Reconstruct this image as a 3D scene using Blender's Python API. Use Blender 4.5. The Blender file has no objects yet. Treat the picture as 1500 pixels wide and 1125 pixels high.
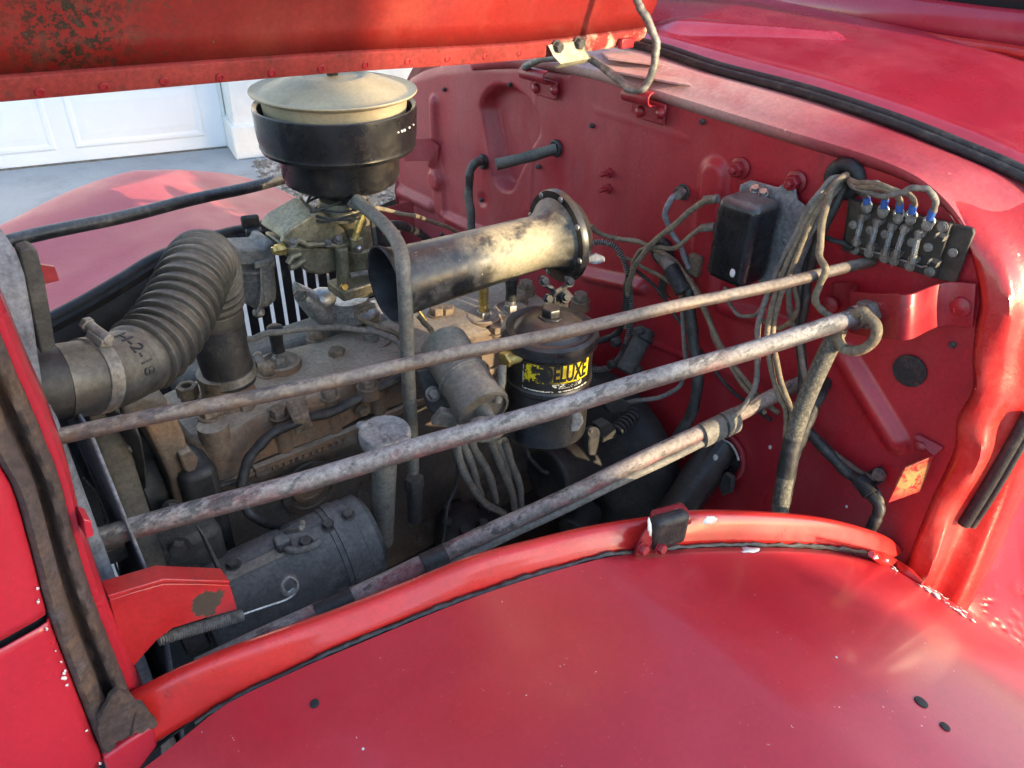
import bpy, bmesh, math, random
from mathutils import Vector as V, Matrix
random.seed(7)
sc = bpy.context.scene
col = sc.collection
R = math.radians

# ------------------------------------------------------------------ camera
F = 1127.0                                   # focal length in photo pixels (photo 1500 wide)
zc = V((60, 1703, 1127)).normalized()
xc = V((1550, 657, -1127)); xc = (xc - zc * xc.dot(zc)).normalized()
yc = zc.cross(xc)
ROT = Matrix((xc, yc, zc))                   # camera space -> world
CAM = V((0, 0, 1.65))
cd = bpy.data.cameras.new('camera'); cam = bpy.data.objects.new('camera', cd); col.objects.link(cam)
cd.sensor_width = 36; cd.lens = F / 1500 * 36; cd.clip_start = .02; cd.clip_end = 500
cam.matrix_world = Matrix.Translation(CAM) @ ROT.to_4x4()
sc.camera = cam
sc.render.resolution_x = 1024; sc.render.resolution_y = 768

# ------------------------------------------------------------------ light
SUN_EL = R(12.5); SUN_AZ = (0.25, -1.0)        # direction towards the sun in plan
w = bpy.data.worlds.new('World'); sc.world = w; w.use_nodes = True
nt = w.node_tree
sky = nt.nodes.new('ShaderNodeTexSky'); sky.sky_type = 'NISHITA'; sky.sun_disc = False
sky.sun_elevation = SUN_EL; sky.sun_rotation = math.atan2(SUN_AZ[0], SUN_AZ[1])
sky.air_density = 1.0; sky.dust_density = 0.7; sky.ozone_density = 1.3
bg = nt.nodes['Background']; bg.inputs['Strength'].default_value = 0.15
nt.links.new(sky.outputs[0], bg.inputs[0])
sd = bpy.data.lights.new('sun', 'SUN'); sd.energy = 2.0; sd.angle = R(.55); sd.color = (1, .80, .52)
so = bpy.data.objects.new('sun', sd); col.objects.link(so)
a = V((SUN_AZ[0], SUN_AZ[1], 0)).normalized() * math.cos(SUN_EL); a.z = math.sin(SUN_EL)
so.rotation_euler = a.to_track_quat('Z', 'Y').to_euler(); so.location = a * 20
sc.view_settings.view_transform = 'Standard'; sc.view_settings.look = 'None'
sc.view_settings.exposure = 2.42; sc.view_settings.gamma = 1

# ------------------------------------------------------------------ where things stand
def ray(u, v):
    return ROT @ V((u - 750, 562.5 - v, -F)).normalized()
def P(u, v, ax, val):
    """point of the place on the plane ax = val (x: along the truck, y: across, z: up; s: metres from the viewer)"""
    d = ray(u, v)
    if ax == 's': return CAM + d * val
    i = 'xyz'.index(ax)
    return CAM + d * ((val - CAM[i]) / d[i])
def PL(u, v, a, b):                          # vertical plane y = a + b x
    d = ray(u, v); return CAM + d * (a / (d[1] - b * d[0]))
def lerp(a, b, t): return a + (b - a) * t
def interp(tab, x):
    if x <= tab[0][0]: return tab[0][1]
    for (x0, y0), (x1, y1) in zip(tab, tab[1:]):
        if x <= x1: return y0 + (y1 - y0) * (x - x0) / (x1 - x0)
    return tab[-1][1]
def sm(a, b, x):
    t = max(0, min(1, (x - a) / (b - a))); return t * t * (3 - 2 * t)
def crom(pts, n):
    """smooth curve through points"""
    p = [pts[0] * 2 - pts[1]] + list(pts) + [pts[-1] * 2 - pts[-2]]
    out = []
    for i in range(1, len(p) - 2):
        for k in range(n):
            t = k / n; a, b, c, d = p[i - 1], p[i], p[i + 1], p[i + 2]
            out.append(.5 * (2 * b + (c - a) * t + (2 * a - 5 * b + 4 * c - d) * t * t + (3 * b - a - 3 * c + d) * t ** 3))
    out.append(V(pts[-1])); return out
def resample(pts, n):
    L = [0]
    for a, b in zip(pts, pts[1:]): L.append(L[-1] + (b - a).length)
    out = []; j = 0
    for k in range(n):
        s = L[-1] * k / (n - 1)
        while j < len(L) - 2 and L[j + 1] < s: j += 1
        d = L[j + 1] - L[j]; t = (s - L[j]) / d if d > 1e-9 else 0
        out.append(pts[j].lerp(pts[j + 1], min(1, t)))
    return out

# ------------------------------------------------------------------ materials
MATS = {}
def mat(name, c, rough=.5, metal=0, var=.25, vs=5, patches=(), bump=None, coat=0, dust=None, ior=1.5, spec=.5, rvar=.12, stretch=None, trans=0, grit=.3, over=()):
    m = bpy.data.materials.new(name); m.use_nodes = True; MATS[name] = m
    t = m.node_tree; N = t.nodes; L = t.links; b = N['Principled BSDF']
    tc = N.new('ShaderNodeTexCoord'); co = tc.outputs['Object']
    if stretch:
        mp = N.new('ShaderNodeMapping'); mp.inputs['Scale'].default_value = stretch; L.new(co, mp.inputs[0]); co2 = mp.outputs[0]
    else: co2 = co
    def noise(s, det=5, ro=.6, vec=None):
        n = N.new('ShaderNodeTexNoise'); n.inputs['Scale'].default_value = s; n.inputs['Detail'].default_value = det
        n.inputs['Roughness'].default_value = ro; L.new(vec or co2, n.inputs['Vector']); return n.outputs['Fac']
    def rng(x, a, b_, lo=0, hi=1):
        r = N.new('ShaderNodeMapRange'); r.inputs[1].default_value = a; r.inputs[2].default_value = b_
        r.inputs[3].default_value = lo; r.inputs[4].default_value = hi; L.new(x, r.inputs[0]); return r.outputs[0]
    def mul(x, y):
        n = N.new('ShaderNodeMath'); n.operation = 'MULTIPLY'; L.new(x, n.inputs[0])
        if isinstance(y, (int, float)): n.inputs[1].default_value = y
        else: L.new(y, n.inputs[1])
        return n.outputs[0]
    def mix(f, A, B):
        n = N.new('ShaderNodeMix'); n.data_type = 'RGBA'; L.new(f, n.inputs[0])
        for s, x in ((6, A), (7, B)):
            if isinstance(x, tuple): n.inputs[s].default_value = (*x, 1)
            else: L.new(x, n.inputs[s])
        return n.outputs[2]
    dk = tuple(x * (1 - var) for x in c); lt = tuple(min(1, x * (1 + var)) for x in c)
    cs = mix(rng(noise(vs), .3, .7), dk, lt)
    rs = rng(noise(vs * 2.3), .3, .7, max(.03, rough - rvar), min(1, rough + rvar))
    for p in patches:
        f = rng(noise(p['s'], 6, .68, co if p.get('nostretch') else None), p['lo'], p['hi'])
        if 'mask' in p:
            d = N.new('ShaderNodeVectorMath'); d.operation = 'DISTANCE'; L.new(tc.outputs['Object'], d.inputs[0]); d.inputs[1].default_value = p['mask'][0]
            dv = d.outputs['Value']
            if 'ragged' in p:
                ad = N.new('ShaderNodeMath'); ad.operation = 'MULTIPLY_ADD'; L.new(noise(p['ragged'], 6, .65), ad.inputs[0]); ad.inputs[1].default_value = p['mask'][1] * 2.2; L.new(dv, ad.inputs[2])
                f = rng(ad.outputs[0], p['mask'][1] * 2.0, p['mask'][1] * 1.85)
            else: f = mul(f, rng(dv, p['mask'][1], p['mask'][1] * .35))
        if 'amt' in p: f = mul(f, p['amt'])
        cs = mix(f, cs, p['c'])
        if 'r' in p:
            n = N.new('ShaderNodeMix'); L.new(f, n.inputs[0]); L.new(rs, n.inputs[2]); n.inputs[3].default_value = p['r']; rs = n.outputs[0]
    if dust:
        g = N.new('ShaderNodeNewGeometry'); sp = N.new('ShaderNodeSeparateXYZ'); L.new(g.outputs['Normal'], sp.inputs[0])
        f = mul(rng(sp.outputs[2], dust.get('lo', .1), .95), rng(noise(dust.get('s', 9), 7, .7), .28, .68, .25, 1)); f = mul(f, dust['amt'])
        cs = mix(f, cs, dust['c'])
        n = N.new('ShaderNodeMix'); L.new(f, n.inputs[0]); L.new(rs, n.inputs[2]); n.inputs[3].default_value = .9; rs = n.outputs[0]
    for p in over:
        f = mul(rng(noise(p['s'], 6, .68), p['lo'], p['hi']), p['amt']); cs = mix(f, cs, p['c'])
    if grit:
        gn = N.new('ShaderNodeTexNoise'); gn.inputs['Scale'].default_value = 170; gn.inputs['Detail'].default_value = 3; gn.inputs['Roughness'].default_value = .7; L.new(co, gn.inputs['Vector'])
        gm_ = N.new('ShaderNodeTexNoise'); gm_.inputs['Scale'].default_value = 34; gm_.inputs['Detail'].default_value = 4; gm_.inputs['Roughness'].default_value = .7; L.new(co, gm_.inputs['Vector'])
        f1 = rng(gn.outputs['Fac'], .34, .66, 1 - grit, 1 + grit); f2 = rng(gm_.outputs['Fac'], .34, .66, 1 - grit * .35, 1 + grit * .35)
        vm = N.new('ShaderNodeVectorMath'); vm.operation = 'SCALE'; L.new(cs, vm.inputs[0]); L.new(mul(f1, f2), vm.inputs['Scale']); cs = vm.outputs[0]
    L.new(cs, b.inputs['Base Color']); L.new(rs, b.inputs['Roughness'])
    b.inputs['Metallic'].default_value = metal; b.inputs['IOR'].default_value = ior
    b.inputs['Specular IOR Level'].default_value = spec
    if coat: b.inputs['Coat Weight'].default_value = coat; b.inputs['Coat Roughness'].default_value = .12
    if trans: b.inputs['Transmission Weight'].default_value = trans
    if bump:
        bn = N.new('ShaderNodeBump'); bn.inputs['Strength'].default_value = bump[1]; bn.inputs['Distance'].default_value = bump[2] if len(bump) > 2 else .002
        L.new(noise(bump[0], 4, .6), bn.inputs['Height']); L.new(bn.outputs[0], b.inputs['Normal'])
    return m
DUST = (.34, .29, .22)
chip = dict(c=(.7, .62, .58), s=170, lo=.70, hi=.715)
blk = dict(c=(.02, .015, .012), s=110, lo=.715, hi=.725)
mat('paint_fender', (.45, .020, .030), .34, var=.13, vs=2.2, patches=[dict(c=(.47, .055, .065), s=1.3, lo=.42, hi=.62, amt=.3, r=.42), dict(c=(.30, .012, .02), s=7, lo=.55, hi=.7, amt=.5), dict(c=(.5, .2, .2), s=260, lo=.66, hi=.70, amt=.5), dict(c=(.50, .05, .07), s=3, lo=.45, hi=.75, amt=.5, r=.45), chip, blk], coat=.25, rvar=.06, grit=0.05)  # broad pale patches paint in soft sky haze
mat('paint_far_sky', (.47, .08, .105), .5, var=.10, vs=2.5, spec=.3, patches=[dict(c=(.52, .13, .16), s=4, lo=.45, hi=.7, amt=.4)], grit=0.06)  # pink sky reflection is mixed into this red
mat('paint_flange', (.52, .022, .018), .33, var=.15, vs=9, patches=[dict(c=(.25, .02, .03), s=26, lo=.58, hi=.75, amt=.6), dict(c=(.7, .65, .6), s=140, lo=.72, hi=.74), blk], coat=.3, grit=0.08)
mat('paint_wall', (.335, .016, .024), .36, var=.22, vs=4, patches=[dict(c=(.34, .09, .09), s=6, lo=.36, hi=.62, amt=.6, r=.7, mask=((0, .45, .85), .75)), dict(c=(.30, .06, .06), s=9, lo=.5, hi=.75, amt=.4, r=.6), dict(c=(.12, .012, .016), s=22, lo=.58, hi=.75, amt=.5), dict(c=(.55, .4, .35), s=230, lo=.69, hi=.72, amt=.8), dict(c=(.05, .01, .01), s=120, lo=.70, hi=.72, amt=.8)], bump=(240, .05), stretch=(1, 1, .4), grit=0.12)
mat('paint_ledge', (.33, .035, .05), .48, var=.2, vs=7, patches=[dict(c=(.50, .36, .32), s=4, lo=.28, hi=.5, amt=.95, mask=((.05, -.10, .98), .36), r=.8), dict(c=(.56, .16, .14), s=5, lo=.4, hi=.7, amt=.5), dict(c=(.75, .6, .5), s=60, lo=.68, hi=.74)], grit=0.12)
mat('paint_jamb', (.42, .018, .014), .33, var=.15, vs=7, patches=[dict(c=(.62, .14, .1), s=9, lo=.5, hi=.75, amt=.5), dict(c=(.75, .68, .6), s=45, lo=.70, hi=.73), dict(c=(.1, .06, .04), s=55, lo=.71, hi=.75)], coat=.4, bump=(28, .25, .006), grit=0.1)
mat('paint_cowl', (.33, .016, .034), .30, var=.14, vs=3, patches=[dict(c=(.52, .09, .11), s=5, lo=.48, hi=.72, amt=.5), dict(c=(.15, .02, .02), s=110, lo=.72, hi=.74)], coat=.5, grit=0.05)
mat('paint_hood', (.19, .011, .008), .46, var=.2, vs=3, patches=[dict(c=(.28, .05, .03), s=8, lo=.5, hi=.7, amt=.5), dict(c=(.012, .014, .007), s=150, lo=.49, hi=.53, mask=((.0, -.03, .065), .085)), dict(c=(.12, .03, .02), s=60, lo=.5, hi=.6, amt=.7, mask=((.01, -.03, .06), .12)), dict(c=(.04, .035, .018), s=150, lo=.60, hi=.65, mask=((.03, -.03, .05), .17)), dict(c=(.02, .02, .01), s=110, lo=.70, hi=.73), dict(c=(.7, .5, .4), s=150, lo=.71, hi=.74)], grit=0.12)
mat('paint_hood_edge', (.24, .030, .025), .5, var=.25, vs=12, patches=[dict(c=(.58, .42, .3), s=30, lo=.5, hi=.65, mask=((.86, 0, 0), .22)), dict(c=(.1, .03, .02), s=40, lo=.6, hi=.68, amt=.7)], grit=0.22)
mat('paint_nose', (.46, .02, .035), .33, var=.12, vs=4, patches=[chip, dict(c=(.7, .6, .55), s=60, lo=.72, hi=.74)], coat=.35, grit=0.06)
mat('paint_hat', (.25, .014, .02), .4, var=.18, vs=14, patches=[dict(c=(.5, .3, .25), s=80, lo=.66, hi=.7), dict(c=(.12, .02, .02), s=50, lo=.65, hi=.7)], grit=0.16)
mat('rust_channel', (.06, .042, .036), .85, var=.45, vs=16, patches=[dict(c=(.13, .075, .04), s=22, lo=.48, hi=.66, amt=.8), dict(c=(.14, .14, .15), s=18, lo=.55, hi=.72, amt=.7), dict(c=(.35, .02, .03), s=16, lo=.66, hi=.7)], bump=(70, .5, .004))
mat('black_paint', (.010, .010, .011), .30, var=.3, vs=10, patches=[dict(c=(.07, .06, .045), s=14, lo=.5, hi=.75, amt=.5, r=.6), dict(c=(.4, .38, .33), s=190, lo=.72, hi=.74)], dust=dict(c=DUST, amt=.16))
mat('black_matte', (.012, .012, .013), .6, var=.3, vs=14, patches=[dict(c=(.06, .055, .05), s=20, lo=.5, hi=.75, amt=.6)])
mat('black_rod', (.015, .015, .016), .42, var=.3, vs=14, patches=[dict(c=(.11, .10, .09), s=40, lo=.52, hi=.7, amt=.7)], dust=dict(c=(.3, .3, .3), amt=.35))
mat('rubber', (.034, .032, .028), .5, var=.25, vs=20, patches=[dict(c=(.09, .08, .062), s=14, lo=.45, hi=.7, amt=.6)], dust=dict(c=(.24, .205, .15), amt=.5, lo=.1), grit=0.28)
mat('rubber_dark', (.014, .014, .015), .6, var=.3, vs=30, bump=(300, .4), patches=[dict(c=(.07, .065, .055), s=40, lo=.5, hi=.7, amt=.7)])
mat('lid_tan', (.33, .27, .17), .62, var=.14, vs=9, patches=[dict(c=(.22, .18, .11), s=16, lo=.5, hi=.7, amt=.6), dict(c=(.12, .09, .05), s=120, lo=.68, hi=.72)], grit=0.1)
mat('iron_head', (.13, .092, .062), .85, var=.25, vs=7, patches=[dict(c=(.19, .10, .05), s=9, lo=.48, hi=.62, amt=.8), dict(c=(.04, .034, .028), s=20, lo=.58, hi=.66, amt=.7)], bump=(130, .4, .0025), dust=dict(c=(.36, .31, .24), amt=.9, lo=.55, s=12), grit=.18)  # dust on upward faces also paints in a top-lit look
mat('iron_block', (.075, .060, .047), .85, var=.3, vs=8, patches=[dict(c=(.15, .085, .045), s=9, lo=.50, hi=.62, amt=.7), dict(c=(.022, .022, .022), s=9, lo=.54, hi=.64, amt=.8), dict(c=(.17, .155, .13), s=6, lo=.58, hi=.68, amt=.6)], bump=(110, .4, .003), dust=dict(c=(.24, .21, .17), amt=.6, lo=.4), grit=.22)
mat('iron_dark', (.035, .033, .03), .75, var=.4, vs=15, patches=[dict(c=(.10, .09, .075), s=18, lo=.52, hi=.72, amt=.7)], bump=(150, .3), dust=dict(c=(.2, .18, .15), amt=.35))
mat('cap_silver', (.30, .295, .28), .6, metal=.3, var=.2, vs=20, patches=[dict(c=(.12, .115, .105), s=50, lo=.55, hi=.62, amt=.8)], grit=.3)
mat('oily', (.018, .017, .016), .6, var=.3, vs=18, patches=[dict(c=(.055, .05, .045), s=16, lo=.5, hi=.7, amt=.6)], bump=(120, .3))
mat('gen_grey', (.06, .059, .057), .6, var=.3, vs=10, patches=[dict(c=(.10, .10, .097), s=12, lo=.48, hi=.62, amt=.7), dict(c=(.012, .012, .014), s=18, lo=.54, hi=.62, amt=.8)], bump=(160, .2), dust=dict(c=(.24, .23, .205), amt=.8, lo=.25, s=16), grit=.25)  # dusty top over a dark base also paints light from above
mat('coil_grey', (.12, .108, .09), .55, metal=.15, var=.22, vs=14, patches=[dict(c=(.06, .053, .045), s=26, lo=.55, hi=.64, amt=.7)], dust=dict(c=(.34, .30, .235), amt=.8, lo=.0, s=18), grit=.2)
mat('carb', (.20, .175, .11), .5, metal=.45, var=.25, vs=16, patches=[dict(c=(.06, .05, .035), s=26, lo=.52, hi=.7, amt=.7)], dust=dict(c=(.3, .27, .2), amt=.3))
mat('zinc', (.26, .25, .23), .5, metal=.7, var=.2, vs=22, patches=[dict(c=(.12, .11, .1), s=40, lo=.52, hi=.7, amt=.6)])
mat('filter_grey', (.15, .145, .135), .65, metal=.2, var=.22, vs=22, patches=[dict(c=(.09, .085, .075), s=30, lo=.5, hi=.7, amt=.7)], bump=(200, .2))
mat('alu', (.42, .42, .41), .5, metal=.75, var=.2, vs=16, patches=[dict(c=(.14, .12, .1), s=26, lo=.5, hi=.7, amt=.7)], bump=(90, .4, .003))
mat('steel', (.42, .41, .39), .38, metal=.85, var=.2, vs=30, patches=[dict(c=(.16, .13, .1), s=60, lo=.56, hi=.7, amt=.7)])
mat('steel_dull', (.20, .185, .16), .6, metal=.45, var=.3, vs=30, patches=[dict(c=(.10, .07, .045), s=50, lo=.52, hi=.7, amt=.8)])
mat('bolt_rust', (.17, .125, .085), .75, metal=.2, var=.35, vs=60, patches=[dict(c=(.24, .19, .14), s=40, lo=.5, hi=.7, amt=.7)])
mat('brass', (.48, .36, .12), .42, metal=.8, var=.2, vs=30, patches=[dict(c=(.14, .11, .06), s=40, lo=.52, hi=.7, amt=.7)])
mat('plate_zinc', (.33, .32, .22), .55, metal=.35, var=.2, vs=40, patches=[dict(c=(.2, .18, .1), s=60, lo=.55, hi=.7, amt=.6)])
mat('rod_worn', (.085, .062, .060), .6, metal=.1, var=.3, vs=14, stretch=(.35, 1, 1), patches=[dict(c=(.13, .025, .03), s=20, lo=.52, hi=.60, amt=.6), dict(c=(.03, .03, .035), s=34, lo=.54, hi=.60, amt=.8), dict(c=(.22, .21, .20), s=26, lo=.55, hi=.62, amt=.7)], dust=dict(c=(.42, .41, .38), amt=.95, lo=-.2, s=34), grit=.32, over=[dict(c=(.035, .036, .042), s=26, lo=.54, hi=.60, amt=.8), dict(c=(.06, .055, .05), s=85, lo=.54, hi=.60, amt=.7), dict(c=(.11, .022, .026), s=11, lo=.60, hi=.66, amt=.6)])  # pale top and dark underside paint dust, highlight and shade together
mat('rod_rust', (.085, .062, .052), .6, metal=.15, var=.3, vs=14, stretch=(.35, 1, 1), patches=[dict(c=(.16, .10, .06), s=24, lo=.50, hi=.60, amt=.7), dict(c=(.05, .05, .07), s=14, lo=.55, hi=.62, amt=.7)], dust=dict(c=(.33, .29, .235), amt=.95, lo=-.1, s=40), grit=.26, over=[dict(c=(.045, .042, .05), s=22, lo=.55, hi=.62, amt=.8), dict(c=(.13, .075, .04), s=30, lo=.56, hi=.64, amt=.6)])  # tan dust on top also paints a lit upper side
mat('rod_red', (.14, .095, .085), .6, var=.3, vs=14, stretch=(.35, 1, 1), patches=[dict(c=(.24, .045, .055), s=18, lo=.54, hi=.62, amt=.6), dict(c=(.05, .045, .04), s=50, lo=.54, hi=.60, amt=.8)], dust=dict(c=(.37, .34, .29), amt=1.0, lo=-.1, s=34), grit=.3, over=[dict(c=(.05, .045, .04), s=70, lo=.54, hi=.60, amt=.8), dict(c=(.20, .045, .05), s=16, lo=.55, hi=.62, amt=.7)])  # top dust doubles as painted highlight over a darker underside
mat('wire_tan', (.17, .135, .085), .75, var=.25, vs=40, patches=[dict(c=(.28, .23, .15), s=26, lo=.5, hi=.7, amt=.7), dict(c=(.04, .035, .03), s=50, lo=.58, hi=.68, amt=.7)], bump=(500, .3))
mat('wire_grey', (.16, .147, .122), .7, var=.25, vs=40, patches=[dict(c=(.20, .18, .15), s=30, lo=.5, hi=.7, amt=.7)])
mat('wire_black', (.022, .021, .02), .6, var=.3, vs=40, patches=[dict(c=(.08, .075, .065), s=30, lo=.5, hi=.7, amt=.7)])
mat('wire_brown', (.13, .08, .06), .7, var=.25, vs=40)
mat('tape', (.025, .025, .023), .5, var=.3, vs=50, patches=[dict(c=(.10, .09, .075), s=60, lo=.5, hi=.7, amt=.6)], bump=(120, .3))
mat('pipe_grey', (.14, .13, .105), .62, metal=.1, var=.22, vs=20, patches=[dict(c=(.07, .07, .068), s=30, lo=.5, hi=.68, amt=.7)], dust=dict(c=(.28, .26, .2), amt=.4))
mat('blue_crimp', (.03, .10, .34), .45, var=.15, vs=40, grit=0.1)
mat('bakelite', (.030, .024, .018), .5, var=.3, vs=30, patches=[dict(c=(.08, .06, .04), s=26, lo=.5, hi=.7, amt=.6)])
mat('cover_black', (.010, .011, .013), .30, var=.3, vs=16, patches=[dict(c=(.11, .11, .11), s=120, lo=.66, hi=.72, amt=.6, r=.7)], dust=dict(c=(.3, .28, .25), amt=.6, lo=.2), bump=(60, .12), grit=0.25)
mat('reg_base', (.21, .21, .215), .6, metal=.3, var=.22, vs=24, patches=[dict(c=(.1, .1, .1), s=30, lo=.52, hi=.7, amt=.6)])
mat('white_drip', (.66, .64, .60), .6, var=.12, vs=60, grit=.12)
mat('label_black', (.012, .011, .01), .4, var=.1)
mat('label_white', (.55, .52, .42), .5, var=.15, patches=[dict(c=(.012, .011, .01), s=160, lo=.5, hi=.55)])
mat('braid', (.075, .07, .055), .75, var=.3, vs=40, bump=(420, .6), patches=[dict(c=(.16, .145, .1), s=260, lo=.5, hi=.6)])
mat('radiator', (.13, .14, .165), .72, var=.28, vs=12, patches=[dict(c=(.045, .045, .05), s=14, lo=.55, hi=.62, amt=.7), dict(c=(.22, .22, .22), s=20, lo=.52, hi=.7, amt=.6)], bump=(60, .3))
mat('belt', (.055, .048, .036), .75, var=.2, vs=30)
mat('fuse_glass', (.75, .78, .78), .12, trans=.85, var=.02, grit=0)
mat('glass_dark', (.02, .025, .025), .08, var=.1, grit=0)
mat('inner_black', (.010, .010, .011), .7, var=.3, vs=12, patches=[dict(c=(.045, .04, .035), s=9, lo=.5, hi=.7, amt=.6)])
mat('white_door', (.80, .81, .82), .45, var=.03, vs=3, grit=0.015)
mat('white_stucco', (.74, .73, .70), .85, var=.05, vs=8, bump=(120, .3), grit=0.05)
mat('seam_dark', (.02, .02, .02), .8)
mat('concrete', (.33, .34, .35), .9, var=.14, vs=1.1, patches=[dict(c=(.22, .23, .24), s=3, lo=.5, hi=.7, amt=.6), dict(c=(.12, .12, .12), s=1.7, lo=.66, hi=.74, amt=.5)], bump=(240, .2), grit=0.1)
mat('earth', (.20, .17, .14), .95, var=.2, vs=2)
mat('pebble', (.36, .33, .30), .85, var=.35, vs=9)
mat('shade_house_wall', (.42, .36, .28), .9, var=.06, vs=3, grit=0.05)
mat('roof_tile', (.20, .10, .07), .85, var=.2, vs=6)

# ------------------------------------------------------------------ building helpers
class MB:
    def __init__(s): s.v = []; s.f = []
    def add(s, v, f):
        o = len(s.v); s.v += [V(x) for x in v]; s.f += [tuple(i + o for i in q) for q in f]; return s
    def loft(s, rows, close=False, capends=False):
        n = len(rows[0]); v = [p for r in rows for p in r]; f = []
        for i in range(len(rows) - 1):
            for j in range(n if close else n - 1):
                k = (j + 1) % n
                f.append((i * n + j, i * n + k, (i + 1) * n + k, (i + 1) * n + j))
        if capends:
            f.append(tuple(reversed(range(n)))); f.append(tuple((len(rows) - 1) * n + j for j in range(n)))
        return s.add(v, f)
    def tube(s, pts, r, seg=12, cap=True, flat=None):
        n = len(pts); rows = []
        T = [(pts[min(i + 1, n - 1)] - pts[max(i - 1, 0)]).normalized() for i in range(n)]
        u = T[0].orthogonal().normalized()
        if flat: u = (flat - T[0] * flat.dot(T[0])).normalized()
        for i in range(n):
            u = (u - T[i] * u.dot(T[i])).normalized(); w_ = T[i].cross(u)
            q = r[i] if isinstance(r, (list, tuple)) else r
            qa, qb = q if isinstance(q, tuple) else (q, q)
            rows.append([pts[i] + u * (qa * math.cos(2 * math.pi * k / seg)) + w_ * (qb * math.sin(2 * math.pi * k / seg)) for k in range(seg)])
        return s.loft(rows, True, cap)
    def lathe(s, o, ax, prof, seg=40, cap=True):
        ax = V(ax).normalized(); u = ax.orthogonal().normalized(); w_ = ax.cross(u); o = V(o)
        rows = [[o + ax * h + (u * math.cos(2 * math.pi * k / seg) + w_ * math.sin(2 * math.pi * k / seg)) * max(r, 1e-5) for k in range(seg)] for r, h in prof]
        return s.loft(rows, True, cap)
    def cyl(s, a, b, r, seg=24, r2=None):
        a = V(a); b = V(b); return s.lathe(a, b - a, [(r, 0), (r if r2 is None else r2, (b - a).length)], seg)
    def box(s, c, d, rot=None):
        c = V(c); rot = rot or Matrix.Identity(3)
        v = [c + rot @ V((x * d[0] / 2, y * d[1] / 2, z * d[2] / 2)) for x in (-1, 1) for y in (-1, 1) for z in (-1, 1)]
        return s.add(v, [(0, 1, 3, 2), (4, 6, 7, 5), (0, 4, 5, 1), (2, 3, 7, 6), (0, 2, 6, 4), (1, 5, 7, 3)])
    def prism(s, poly, d):
        n = len(poly); d = V(d); v = [V(p) for p in poly] + [V(p) + d for p in poly]
        return s.add(v, [tuple(range(n)), tuple(reversed(range(n, 2 * n)))] + [(i, i + n, (i + 1) % n + n, (i + 1) % n) for i in range(n)])
    def ball(s, o, r, seg=16, sc_=(1, 1, 1)):
        o = V(o); rows = []
        for i in range(1, seg // 2):
            t = math.pi * i / (seg // 2)
            rows.append([o + V((r * sc_[0] * math.sin(t) * math.cos(2 * math.pi * k / seg), r * sc_[1] * math.sin(t) * math.sin(2 * math.pi * k / seg), r * sc_[2] * math.cos(t))) for k in range(seg)])
        return s.loft(rows, True, True)
    def hexa(s, o, ax, r, h, wr=None):
        ax = V(ax).normalized(); o = V(o)
        if wr: s.lathe(o, ax, [(wr, 0), (wr, h * .16)], 20)
        s.lathe(o + ax * (h * .16 if wr else 0), ax, [(r, 0), (r, h * .82), (r * .88, h)], 6); return s
    def torus(s, o, ax, R_, r, seg=32, ss=12):
        ax = V(ax).normalized(); u = ax.orthogonal().normalized(); w_ = ax.cross(u); o = V(o)
        pts = [o + (u * math.cos(2 * math.pi * k / seg) + w_ * math.sin(2 * math.pi * k / seg)) * R_ for k in range(seg)]
        rows = []
        for k in range(seg):
            rd = (pts[k] - o).normalized()
            rows.append([pts[k] + rd * (r * math.cos(2 * math.pi * j / ss)) + ax * (r * math.sin(2 * math.pi * j / ss)) for j in range(ss)])
        rows.append(rows[0]); return s.loft(rows, True)
    def build(s, name, m, parent=None, bevel=0, solid=0, smooth=True, ang=38, sub=0, bseg=2):
        loc = parent['_loc'] if parent is not None and '_loc' in parent else None
        par = parent; base = V((0, 0, 0)); q = parent
        while q is not None:
            base += q.location; q = q.parent
        me = bpy.data.meshes.new(name); me.from_pydata([tuple(v - base) for v in s.v], [], s.f)
        bm = bmesh.new(); bm.from_mesh(me); bmesh.ops.recalc_face_normals(bm, faces=bm.faces); bm.to_mesh(me); bm.free()
        o = bpy.data.objects.new(name, me); col.objects.link(o); me.materials.append(MATS[m])
        if smooth:
            me.polygons.foreach_set('use_smooth', [True] * len(me.polygons)); me.set_sharp_from_angle(angle=R(ang))
        if parent is not None: o.parent = parent
        if sub: md = o.modifiers.new('sub', 'SUBSURF'); md.levels = md.render_levels = sub
        if solid: md = o.modifiers.new('solid', 'SOLIDIFY'); md.thickness = solid; md.offset = 0
        if bevel: md = o.modifiers.new('bevel', 'BEVEL'); md.width = bevel; md.segments = bseg; md.limit_method = 'ANGLE'; md.angle_limit = R(40); md.harden_normals = False
        return o
def thing(name, label, cat, loc=(0, 0, 0), group=None):
    o = bpy.data.objects.new(name, None); col.objects.link(o); o.location = loc; o.empty_display_size = .05
    o['label'] = label; o['category'] = cat
    if group: o['group'] = group
    return o
def tag(o, label, cat, group=None):
    o['label'] = label; o['category'] = cat
    if group: o['group'] = group
    return o
def struct(o): o['kind'] = 'structure'; return o
def rebase(o):
    """put a single-mesh thing's origin at its own middle"""
    me = o.data; n = len(me.vertices); c = V((0, 0, 0))
    for v in me.vertices: c += v.co
    c /= n; me.transform(Matrix.Translation(-c)); o.location = c; return o
def frame(x, y):
    x = V(x).normalized(); y = V(y); y = (y - x * y.dot(x)).normalized(); z = x.cross(y)
    return Matrix((x, y, z)).transposed()
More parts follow.
